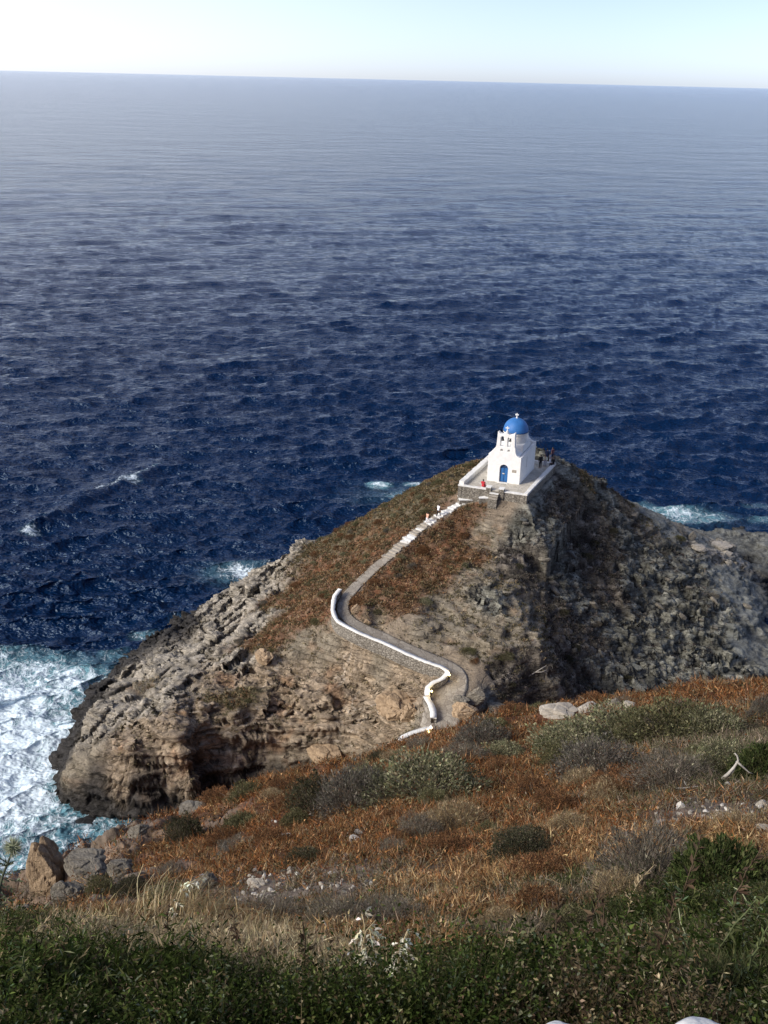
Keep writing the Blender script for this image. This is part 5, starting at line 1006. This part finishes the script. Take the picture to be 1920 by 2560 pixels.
# ------------------------------------------------------------------ whitewashed wall top at the photographer's feet
def wall_stone(u0, u1, vt, label, d=2.15, g=0):
    a, b = atd(u0, vt, d), atd(u1, vt, d); c = (a + b) / 2; L_ = np.linalg.norm(b - a); n = 60; m_ = 16; P_ = []
    for i in range(n + 1):
        t = i / n; e = (1 - abs(2 * t - 1) ** 5) ** .5
        for j in range(m_ + 1):
            th = math.pi * j / m_; P_.append([(t - .5) * L_, .02 - .17 * math.cos(th) * (.9 + .1 * e), -.35 + (.35 * e - .02) * max(math.sin(th), 0) ** .45])
    P_ = np.array(P_); nz = fbm(P_[:, 0] * 9 + g, P_[:, 1] * 9, P_[:, 2] * 9, 4); P_[:, 2] += nz * .022; P_[:, 1] += fbm(P_[:, 0] * 7 + g, P_[:, 1] * 7, 5, 3) * .02
    o = link('wall_stone', mesh_np('wall_stone', P_, quads=grid_quads(n + 1, m_ + 1), smooth=True), M_WHITE2, None, label=label, category='stone'); o.location = c; o.rotation_euler = (0, 0, math.atan2(b[1] - a[1], b[0] - a[0]))
wall_stone(1330, 1600, 2652, 'whitewashed rounded wall stone at the bottom edge, left of the longer white stretch', g=2); wall_stone(1650, 2060, 2666, 'longer whitewashed wall stone at the bottom right corner', g=8)

# ------------------------------------------------------------------ ground cover of the headland
n = 150000; x = rng.uniform(-26, 48, n); y = rng.uniform(76, 126, n); hk = idw(XY[:len(CP)], KV, x + fbm(x * .3, y * .3) * 2, y, 5); gi = lambda k: hk[:, kinds.index(k)]
dn, pz, pw_ = near_path(x, y); td = poly_sd(TQ, x, y); z = head_z(x, y)
dens = (gi('G') + gi('R') + gi('V') * 1.0 + gi('L') * .18 + gi('D') * .14 + gi('T') * .07) * (.45 + 1.1 * sstep(-.15, .3, fbm(x * .5, y * .5, 11, 3)))
m = (rng.random(n) < dens * .8) & (dn - pw_ > .1) & (td > .6) & (z > 2.5); x, y, z = x[m], y[m], z[m]; hk = hk[m]; n = len(x)
base = np.stack([x, y, z], 1); wr = hk[:, kinds.index('R')] * .9 + .25 * hk[:, kinds.index('G')]; wv2 = hk[:, kinds.index('V')] + hk[:, kinds.index('D')]
isR = rng.random(n) < wr * (.5 + sstep(-.1, .2, fbm(x * .3, y * .3, 30, 3))); C = np.where(isR[:, None], pal([(.25, .135, .065), (.31, .19, .10), (.16, .09, .048), (.36, .26, .15), (.09, .06, .038)], n), pal([(.22, .175, .10), (.16, .13, .07), (.28, .225, .135), (.11, .10, .052), (.07, .064, .036)], n))
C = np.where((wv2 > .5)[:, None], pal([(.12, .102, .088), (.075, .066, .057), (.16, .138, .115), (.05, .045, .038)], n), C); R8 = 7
Pb = np.repeat(base, R8, 0) + rng.normal(size=(n * R8, 3)) * np.array([.11, .11, .04]); Pb[:, 2] += np.repeat(.22 * sstep(-.05, .35, fbm(x * 1.3, y * 1.3, 55, 3)), R8) * rng.random(n * R8); D = rdir(n * R8, .6, .9); sz = .07 + .12 * rng.random(n * R8)
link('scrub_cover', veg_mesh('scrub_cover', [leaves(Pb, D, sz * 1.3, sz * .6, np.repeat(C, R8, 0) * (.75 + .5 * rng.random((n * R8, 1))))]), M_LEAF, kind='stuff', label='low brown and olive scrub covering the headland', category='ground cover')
# ------------------------------------------------------------------ ground cover of the near slope
def lumps(x, y, r): return sstep(-.25, .35, fbm(x * 2.2 / np.sqrt(r) * 3, y * 2.2 / np.sqrt(r) * 3, 3, 3))
x, y, z, r = scatter_hill(290000, 3.3, 60); kk = hill_kinds(x, y); g_ = lambda k: kk[:, HK.index(k)]
dens = 1 - .85 * (g_('k') + g_('t')) - .55 * g_('w'); m = rng.random(len(x)) < dens * (.35 + .8 * lumps(x, y, r)); x, y, z, r, kk = x[m], y[m], z[m], r[m], kk[m]
SA_ = np.array([q for q in STN if q[1] < 60]); ok = np.ones(len(x), bool)
for i in range(0, len(x), 20000):
    dx = x[i:i+20000, None] - SA_[None, :, 0]; dy = y[i:i+20000, None] - SA_[None, :, 1]; rr3 = np.hypot(SA_[:, 0], SA_[:, 1]); al = -(dx * SA_[None, :, 0] + dy * SA_[None, :, 1]) / rr3; ac = np.abs(dx * SA_[None, :, 1] - dy * SA_[None, :, 0]) / rr3; R_ = SA_[None, :, 2]
    ok[i:i+20000] = ~((ac < R_ * 1.05) & (al > -R_ * .6) & (al < R_ * 1.0 + .5)).any(1)
x, y, z, r, kk = x[ok], y[ok], z[ok], r[ok], kk[ok]; n = len(x)
cr = pal([(.165, .064, .024), (.24, .105, .038), (.10, .038, .016), (.34, .19, .09), (.055, .028, .016), (.18, .115, .058), (.13, .095, .05)], n); cy = pal([(.30, .19, .09), (.22, .125, .058), (.40, .29, .16), (.15, .09, .045)], n)
cd = pal([(.16, .13, .09), (.20, .165, .12), (.12, .10, .065), (.09, .085, .045)], n); cg = pal([(.06, .07, .028), (.09, .09, .04), (.04, .05, .02)], n); cs_ = pal([(.42, .34, .20), (.33, .25, .14), (.50, .42, .27), (.20, .15, .09)], n)
pr = np.stack([g_('r') + .35 * g_('y') + .6 * g_('k') + .3 * g_('w'), g_('y') * .8 + .08 * g_('r'), g_('d') + .5 * g_('w') + .10 * g_('r'), g_('g') * .8 + .02, g_('s')], 1); pr /= pr.sum(1)[:, None]; ch = (rng.random(n)[:, None] > np.cumsum(pr, 1)).sum(1).clip(0, 4)
C = np.stack([cr, cy, cd, cg, cs_], 1)[np.arange(n), ch]
big = fbm(x * .6, y * .6, 40, 3); C = C * (1 + .45 * np.clip(big, -1, 1))[:, None]
sc_ = .030 + .0040 * r; lp = lumps(x, y, r); R5 = 5; base = np.stack([x, y, z], 1); rep_ = lambda a: np.repeat(a, R5, 0); nn = n * R5
Pb = rep_(base) + rng.normal(size=(nn, 3)) * rep_(sc_)[:, None] * np.array([.7, .7, .15]); Pb[:, 2] += rep_(lp * (.03 + .0055 * r)) * rng.random(nn) * 1.4
D = rdir(nn, .25, .9); Cn = rep_(C) * (.52 + 1.35 * rng.random((nn, 1))); leafy = rng.random(nn) < .38; sz = rep_(sc_) * (.5 + .9 * rng.random(nn))
link('dry_scrub', veg_mesh('dry_scrub', [leaves(Pb[leafy], D[leafy], sz[leafy] * .62, sz[leafy] * .28, Cn[leafy]), blades(Pb[~leafy], D[~leafy], sz[~leafy] * 1.7, sz[~leafy] * .13, Cn[~leafy])]), M_LEAF, kind='stuff', label='dry rusty scrub and grass covering the near slope', category='ground cover')
# straw: long pale stalks in a band above the undergrowth
def straw_at(spots, name, lab, L0, cols, droop=.5, wd=.006):
    P_, D_, L_, W_, C_ = [], [], [], [], []
    for u, v, w, h, n in spots:
        c = on_hill(u, v); s = np.linalg.norm(c - CAM) / F; xx = c[0] + rng.normal(size=n) * w * s / 2; yy = c[1] + rng.normal(size=n) * w * s / 3; zz = hill_z(xx, yy); b = np.stack([xx, yy, zz], 1)
        d = rdir(n, .8, .7); d[:, 0] += .5; d /= np.linalg.norm(d, axis=1)[:, None]; l = h * s * (.5 + .8 * rng.random(n)); c_ = pal(cols, n); p = b; wdv = wd * (.6 + .8 * rng.random(n))
        for k in range(4):
            P_.append(p); D_.append(d.copy()); L_.append(l / 4 * 1.06); W_.append(wdv * (1 - k * .15)); C_.append(c_); p = p + d * (l / 4)[:, None]; d = d + np.array([.12, -.05, -droop * .45]) * (1 + k * .4); d /= np.linalg.norm(d, axis=1)[:, None]
    P_, D_, L_, W_, C_ = map(np.concatenate, (P_, D_, L_, W_, C_)); n = len(P_); S_ = np.cross(D_, rng.normal(size=(n, 3)) * .2 + np.array([0, 1., .6])); S_ /= np.linalg.norm(S_, axis=1)[:, None]
    V = np.stack([P_ - S_ * W_[:, None] / 2, P_ + S_ * W_[:, None] / 2, P_ + D_ * L_[:, None] + S_ * W_[:, None] * .42, P_ + D_ * L_[:, None] - S_ * W_[:, None] * .42], 1).reshape(-1, 3)
    return link(name, mesh_np(name, V, quads=np.arange(4 * n).reshape(n, 4), col=np.repeat(C_, 4, 0)), M_LEAF, kind='stuff', label=lab, category='grass')
STR = [(.50, .40, .22), (.42, .32, .17), (.60, .50, .31), (.30, .22, .12)]
straw_at([(440, 2310, 130, 110, 1100), (340, 2330, 150, 50, 500), (560, 2345, 170, 60, 900), (680, 2350, 200, 45, 900), (820, 2420, 180, 60, 700), (760, 2480, 130, 60, 400), (240, 2340, 130, 40, 350), (120, 2350, 150, 40, 250), (900, 2470, 120, 60, 300), (1080, 2360, 160, 45, 300)],
         'straw', 'pale dry straw bent over above the green undergrowth', .5, STR)
straw_at([(1800, 2160, 200, 50, 300), (1880, 2190, 160, 50, 300), (1500, 2140, 200, 30, 150), (1300, 2230, 200, 34, 200), (1240, 2290, 180, 34, 200), (1150, 2090, 90, 44, 200)], 'golden_grass', 'golden dry grass on the lower right slope', .5, [(.46, .31, .14), (.38, .24, .10), (.54, .41, .22)], .3)
# ------------------------------------------------------------------ green undergrowth at the bottom
n = 74000; a = np.radians(rng.uniform(-31, 32, n)); r = np.exp(rng.uniform(math.log(2.35), math.log(12.0), n)); x, y = r * np.sin(a), r * np.cos(a)
kk = hill_kinds(x, y); gg = kk[:, HK.index('g')] ; edge_ = fbm(x * 1.1, y * 1.1, 3, 3); m = rng.random(n) < sstep(.48, .88, gg + edge_ * 1.0 + .6 * (r < 3.2)) * sstep(-.48, -.12, fbm(x * 2.2, y * 2.2, 17, 3))
for u_, v_, R_, fwd in ((872, 2428, .16, .55), (1000, 2440, .13, .3), (905, 2450, .06, .3), (372, 2385, .12, .4), (335, 2345, .2, .5), (284, 2362, .1, .5), (1440, 2325, .22, .5), (1425, 2335, .1, .5)):
    c_ = on_hill(u_, v_); rc = np.hypot(c_[0], c_[1]); dx, dy = x - c_[0], y - c_[1]; al = -(dx * c_[0] + dy * c_[1]) / rc; ac = np.abs(dx * c_[1] - dy * c_[0]) / rc; m &= ~((ac < R_) & (al > -.08) & (al < fwd))
x, y, r, gg = x[m], y[m], r[m], gg[m]; n = len(x); z = hill_z(x, y)
hgt = (.04 + .20 * sstep(-.3, .4, fbm(x * 1.1, y * 1.1, 9, 3)) + .24 * sstep(-.05, .45, fbm(x * 2.6, y * 2.6, 19, 2))) * np.clip(1.25 - r * .09, .45, 1.0) * (.55 + .6 * rng.random(n))
tone = fbm(x * 1.1, y * 1.1, 60, 3); cA = pal([(.032, .048, .012), (.055, .072, .020), (.018, .027, .008), (.085, .092, .035), (.17, .165, .09)], n, [4, 4, 4, 2, .6], jit=.3); cB = pal([(.07, .09, .055), (.12, .145, .09), (.045, .065, .035)], n); cC = pal([(.10, .075, .04), (.17, .13, .075), (.06, .045, .028), (.26, .21, .13)], n, [3, 2, 3, 1])
right = sstep(1.0, 2.6, x - .15 * y); u_ = rng.random(n); C = np.where((u_ < .06 + .75 * right * (tone > -.05))[:, None], cB, cA); C = np.where((rng.random(n) < .10 + .55 * (tone < -.18) + .25 * (gg < .7))[:, None], cC, C) * (1 + .5 * fbm(x * 1.7, y * 1.7, 44, 3))[:, None]
lean = rng.normal(size=(n, 3)) * .35; lean[:, 2] = 1; pmk = fbm(x * 1.9, y * 1.9, 71, 2) > .12; lsz = .75 + .9 * sstep(-.1, .45, fbm(x * 1.5, y * 1.5, 81, 2)); parts = []; root = np.stack([x, y, z - .02], 1)
parts.append(blades(root, lean, hgt * 1.05, np.full(n, .005), C * .8)); nl = 9
for k in range(nl):
    t = (k + .6) / nl; p = root + lean * (hgt * t)[:, None]; an = rng.uniform(0, 6.28, n); d = np.stack([np.cos(an), np.sin(an), rng.uniform(-.1, .8, n)], 1); l = (.011 + .014 * rng.random(n)) * (1.25 - .4 * t) * np.where(right * (u_ < .5) > .5, 1.5, 1); parts.append(leaves(p, d, l * np.where(pmk, 2.1, 1.25) * lsz, l * np.where(pmk, .34, .62) * lsz, C * (.45 + 1.15 * rng.random((n, 1))), .25))
link('undergrowth', veg_mesh('undergrowth', parts), M_LEAF, kind='stuff', label='dense dark green leafy undergrowth along the bottom', category='ground cover')
# taller stems standing out of the undergrowth
def weed(u, v, h, kind, label, name='weed', lean=(0, 0), group=None, d=None):
    p = on_hill(u, v); bm = bmesh.new(); g = random.Random(int(u * 7 + v)); pts = [(lean[0] * t * t * h + g.uniform(-.01, .01), lean[1] * t * t * h, h * t) for t in np.linspace(0, 1, 7)]
    o = empty(name, p, label, 'plant', group); bm_tube(bm, pts, [.006 * (1 - .6 * t) for t in np.linspace(0, 1, 7)], 5); cc = dict(green=(.10, .12, .05), dry=(.33, .26, .16), brown=(.10, .07, .045), pale=(.55, .48, .33))[kind]
    link('stem', from_bm(bm, 'stem'), plainc(cc), o); nL = 26; t = rng.uniform(.15, 1, nL); P_ = np.stack([np.interp(t, np.linspace(0, 1, 7), [q[i] for q in pts]) for i in range(3)], 1); D = rng.normal(size=(nL, 3)); D[:, 2] = np.abs(D[:, 2]) * .8
    l = h * .14 * (1.2 - .6 * t); link('leaves', veg_mesh('leaves', [leaves(P_, D, l, l * .32, pal([cc], nL, jit=.3))]), M_LEAF, o); return o
_pc = {}
def plainc(c):
    if c not in _pc: _pc[c] = plain('stalk_%d' % len(_pc), c, .85, .15, 30, .002)
    return _pc[c]
for u, v, h, k, ln in [(1450,2420,.55,'brown',(.1,0)),(1500,2380,.5,'brown',(-.1,0)),(1700,2290,.7,'brown',(.05,0)),(1560,2300,.5,'dry',(.3,0)),(1820,2300,.6,'brown',(.2,0)),(1650,2420,.5,'brown',(0,0)),(1380,2400,.5,'brown',(0,0)),(600,2400,.4,'brown',(-.1,0)),(420,2370,.35,'brown',(.1,0)),(760,2450,.4,'brown',(0,0)),
                       (1880,2330,.5,'green',(.3,0)),(1850,2400,.4,'green',(-.3,0)),(1780,2430,.45,'green',(.3,0)),(1860,2470,.35,'green',(.1,0)),(1360,2500,.35,'green',(.1,0)),(1700,2480,.3,'green',(0,0)),(200,2380,.35,'dry',(.3,0)),(90,2400,.35,'dry',(.4,0)),(1240,2440,.4,'dry',(.2,0)),(540,2500,.3,'green',(0,0)),(1150,2480,.3,'green',(.1,0)),(80,2520,.3,'green',(0,0)),(330,2500,.3,'green',(0,0)),(960,2500,.3,'dry',(0,0))]:
    weed(u, v, h, k, {'brown': 'thin brown weed stalk rising out of the green undergrowth', 'dry': 'dry straw-coloured weed stalk in the undergrowth', 'green': 'fresh green weed standing above the undergrowth'}[k], 'weed', ln, {'brown': 'brown weed stalks', 'dry': 'dry weed stalks', 'green': 'green weeds'}[k])
M_PALE = plain('oat_husk', (.72, .68, .50), .8, .1, 40, .001); M_STRAW = plain('straw_stalk', (.45, .36, .21), .8, .15, 40, .001)
# wild oats: pale drooping spikelets on thin stalks
def oats(tops, foot, label):
    o = empty('wild_oat', on_hill(*foot), label, 'grass'); o0 = np.array(o.location); bm = bmesh.new(); parts = []; d = np.linalg.norm(o0 - CAM) * .97; s = d / F
    for pts in tops:
        P_ = dense(np.array([atd(u, v, d - .0004 * (foot[1] - v)) - o0 for u, v in pts]), .02); bm_tube(bm, P_[::3].tolist(), .0028, 5)
        n = int(len(P_) * 1.1); idx = np.sort(rng.integers(0, int(len(P_) * .78), n)); b = P_[idx]; an = rng.uniform(0, 6.28, n); br = np.stack([np.cos(an), np.sin(an), rng.uniform(-.5, .25, n)], 1) * (.012 + .022 * rng.random((n, 1))); tip = b + br
        parts.append(blades(b, br, np.linalg.norm(br, axis=1) * 1.1, np.full(n, .0022), pal([(.55, .5, .33)], n)))
        for q_ in range(2): dd = br / np.linalg.norm(br, axis=1)[:, None] * .6 + np.array([.25, 0, -.7]) + rng.normal(size=(n, 3)) * .35; parts.append(leaves(tip, dd, .036 + .016 * rng.random(n), .012 + .005 * rng.random(n), pal([(.80, .78, .62), (.70, .64, .45), (.9, .88, .74)], n, jit=.1), .5))
    link('stalk', from_bm(bm, 'stalk', True), M_STRAW, o); link('spikelets', veg_mesh('spikelets', parts), M_LEAF, o)
oats([[(905,2285),(912,2300),(908,2340),(915,2380),(905,2440)],[(925,2325),(930,2360),(922,2400),(912,2450)],[(940,2300),(920,2320),(910,2345),(900,2440)]], (903, 2450), 'left of the two pale wild oat stalks, beside the bottle')
oats([[(1018,2328),(1008,2350),(1002,2390),(990,2440),(975,2500)],[(1028,2395),(1012,2370),(1000,2400),(985,2470)],[(998,2372),(996,2400),(990,2430),(975,2490)]], (975, 2505), 'right of the two pale wild oat stalks, against a dark hollow')
oats([[(500,2195),(480,2205),(455,2215),(440,2250),(420,2320)],[(485,2205),(462,2212),(450,2240),(425,2310)]], (420, 2325), 'small wild oat nodding over the golden straw tuft on the left')
# plastic bottle
def b_plast(nt):
    p = N(nt, 'BsdfPrincipled', i_Roughness=.18, i_IOR=1.45, i_Alpha=.55); p.inputs['Base Color'].default_value = (.75, .76, .75, 1); return p.outputs[0]
M_PLAST = mat('clear_plastic', b_plast)
p = on_hill(872, 2428); s = np.linalg.norm(p - CAM) / F; bo = empty('bottle', p + np.array([0, 0, .02]), 'clear plastic bottle lying upside down in the straw beside the left oat stalk', 'bottle'); bo.rotation_euler = (math.radians(-25), math.radians(8), 0)
Rb = 9.0 * s; Hb = 34 * s; bm = bmesh.new(); bm_lathe(bm, [(0, 0), (Rb * .9, 0), (Rb, Hb * .05), (Rb, Hb * .2), (Rb * .95, Hb * .22), (Rb, Hb * .25), (Rb, Hb * .5), (Rb * .94, Hb * .53), (Rb, Hb * .56), (Rb, Hb * .85), (Rb * .92, Hb * .95), (Rb * .6, Hb), (0, Hb * .985)], 20); link('shell', from_bm(bm, 'shell', True), M_PLAST, bo)
bm = bmesh.new(); bm_lathe(bm, [(0, Hb * .28), (Rb * 1.02, Hb * .28), (Rb * 1.02, Hb * .52), (0, Hb * .52)], 20); link('label_band', from_bm(bm, 'label_band', True), M_WHITE, bo)
# bleached branches
def branch(u, v, segs, label, m=M_WOOD, sc_=1.0, h=.05):
    p = on_hill(u, v); s = np.linalg.norm(p - CAM) / F * sc_; o = empty('branch', p + np.array([0, 0, h]), label, 'branch')
    for pts, r0 in segs:
        P_ = [Vector(RT * a * s * 1 + UP * b * s - fw * b * s * .25) for a, b in pts]; bm = bmesh.new(); bm_tube(bm, P_, [r0 * s * (1 - .7 * i / (len(P_) - 1)) for i in range(len(P_))], 7); link('limb', from_bm(bm, 'limb', True), m, o)
branch(1812, 1955, [([(-8,0),(6,14),(18,30),(26,46),(22,58),(16,64)],4.5),([(22,44),(34,34),(52,18),(66,12)],3),([(20,34),(16,18),(4,4)],2.5)], 'forked bleached branch arching up beside the white stone')
branch(1705, 1978, [([(-16,0),(4,2),(30,6),(52,8)],2.5),([(14,4),(6,12),(2,20)],1.6),([(24,5),(36,0)],1.3)], 'thin bleached branch lying left of the forked branch')
branch(1300, 2372, [([(-68,-6),(-30,-2),(10,6),(52,12)],4)], 'straight grey branch lying across the top of the undergrowth', plainc((.22, .19, .15)))
branch(820, 2345, [([(-10,30),(0,10),(14,-20)],2),([(-30,-14),(0,8),(20,10),(44,-2)],1.6)], 'thin crossed twigs above the bottle', plainc((.30, .26, .21)))
def hbranch(u, v, segs, label):
    p = on_head(u, v); s = np.linalg.norm(p - CAM) / F; o = empty('branch', p + np.array([0, 0, .25]), label, 'branch')
    for pts, r0 in segs:
        P_ = [Vector(RT * a * s + UP * b * s) for a, b in pts]; bm = bmesh.new(); bm_tube(bm, P_, [r0 * s * (1 - .6 * i / (len(P_) - 1)) for i in range(len(P_))], 6); link('limb', from_bm(bm, 'limb', True), M_WOOD, o)
hbranch(1345, 1688, [([(-38,-18),(-20,-8),(0,4),(20,16)],2.0),([(-6,0),(8,0),(22,6)],1.2)], 'pale dead branch on the dark slope right of the path')
# curved dry stalks at lower right
for k, (u, v, pts) in enumerate([(1735, 2385, [(0,0),(-18,40),(-30,70),(-34,100)]), (1700, 2395, [(0,0),(-10,25),(-16,50)]), (1870, 2280, [(0,0),(-4,26),(-16,46),(-32,54)])]):
    p = on_hill(u, v); s = np.linalg.norm(p - CAM) / F; bm = bmesh.new(); bm_tube(bm, [Vector(RT * a * s + UP * b * s) for a, b in pts], [1.6 * s, 1.5 * s, 1.2 * s, .7 * s][:len(pts)], 5)
    o = link('dry_stalk', from_bm(bm, 'dry_stalk', True), plainc((.42, .44, .26)), None, label=['tall pale stalk arching over the lower right undergrowth', 'short pale stalk left of the tall arching one', 'pale green hooked stalk near the right edge'][k], category='plant'); o.location = p
# thistle head on a spiny stem at the left edge
TD = 6.2; t0 = atd(-20, 2300, TD); th = empty('thistle', t0, 'spiky round thistle head standing against the white surf at the left edge', 'thistle'); s = TD / F
hc = Vector(atd(32, 2118, TD) - t0); rel = lambda u, v, dd=0: Vector(atd(u, v, TD + dd) - t0)
bm = bmesh.new(); bmesh.ops.create_icosphere(bm, subdivisions=3, radius=12 * s); bmesh.ops.translate(bm, verts=bm.verts[:], vec=hc); link('flower_head', from_bm(bm, 'flower_head', True), plainc((.20, .22, .13)), th)
n = 420; d = rng.normal(size=(n, 3)); d /= np.linalg.norm(d, axis=1)[:, None]; a = blades(np.array(hc) + d * 10 * s, d, (12 + 8 * rng.random(n)) * s, np.full(n, 2.0 * s), pal([(.33, .36, .24), (.24, .27, .17), (.46, .46, .34)], n)); link('spines', veg_mesh('spines', [a]), M_LEAF, th)
bm = bmesh.new(); bm_tube(bm, [hc, rel(26, 2140), rel(18, 2160), rel(8, 2185), rel(0, 2215), rel(-10, 2260), (0, 0, 0), (0, 0, -.5)], [2.2 * s, 2.2 * s, 2.5 * s, 3 * s, 3.2 * s, 3.5 * s, 3.5 * s, 3.5 * s], 7); link('stem', from_bm(bm, 'stem', True), plainc((.07, .08, .05)), th)
lv = []
for u, v, du, dv in [(18,2160,-24,-18),(14,2168,14,-8),(10,2180,-20,2),(8,2188,40,-14),(5,2190,-14,8),(16,2165,-20,-6),(0,2212,30,12),(4,2200,44,2),(0,2220,-30,-10),(-4,2225,30,26),(-6,2240,34,8),(-8,2250,26,22)]:
    p = np.array(rel(u, v)); dd = RT * du - UP * dv; k = 9; P_ = np.array([p + dd * s * t for t in np.linspace(0, .85, k)]); D_ = np.tile(dd / np.linalg.norm(dd), (k, 1)) + rng.normal(size=(k, 3)) * .45; lv.append(leaves(P_, D_, np.full(k, 11 * s), np.full(k, 5 * s), pal([(.10, .12, .07), (.15, .17, .11), (.07, .08, .05)], k)))
link('leaves', veg_mesh('leaves', lv), M_LEAF, th)
# broad green leaf plant and pale litter left of centre
p = on_hill(372, 2400); s = np.linalg.norm(p - CAM) / F; o = empty('leafy_plant', p, 'broad-leaved bright green plant in the gap left of the straw', 'plant')
n = 14; D = rdir(n, .9, .6); link('leaves', veg_mesh('leaves', [leaves(np.zeros((n, 3)) + rng.normal(size=(n, 3)) * .01, D, np.full(n, 46 * s) * (.5 + .6 * rng.random(n)), np.full(n, 18 * s), pal([(.16, .28, .09), (.24, .36, .14), (.10, .20, .07)], n), .2)]), M_LEAF, o)
bm = bmesh.new(); [bm_tube(bm, [(0, 0, -.02), Vector(D[i]).normalized() * 18 * s], [.003, .001], 4) for i in range(5)]; link('stems', from_bm(bm, 'stems'), plainc((.10, .12, .05)), o)
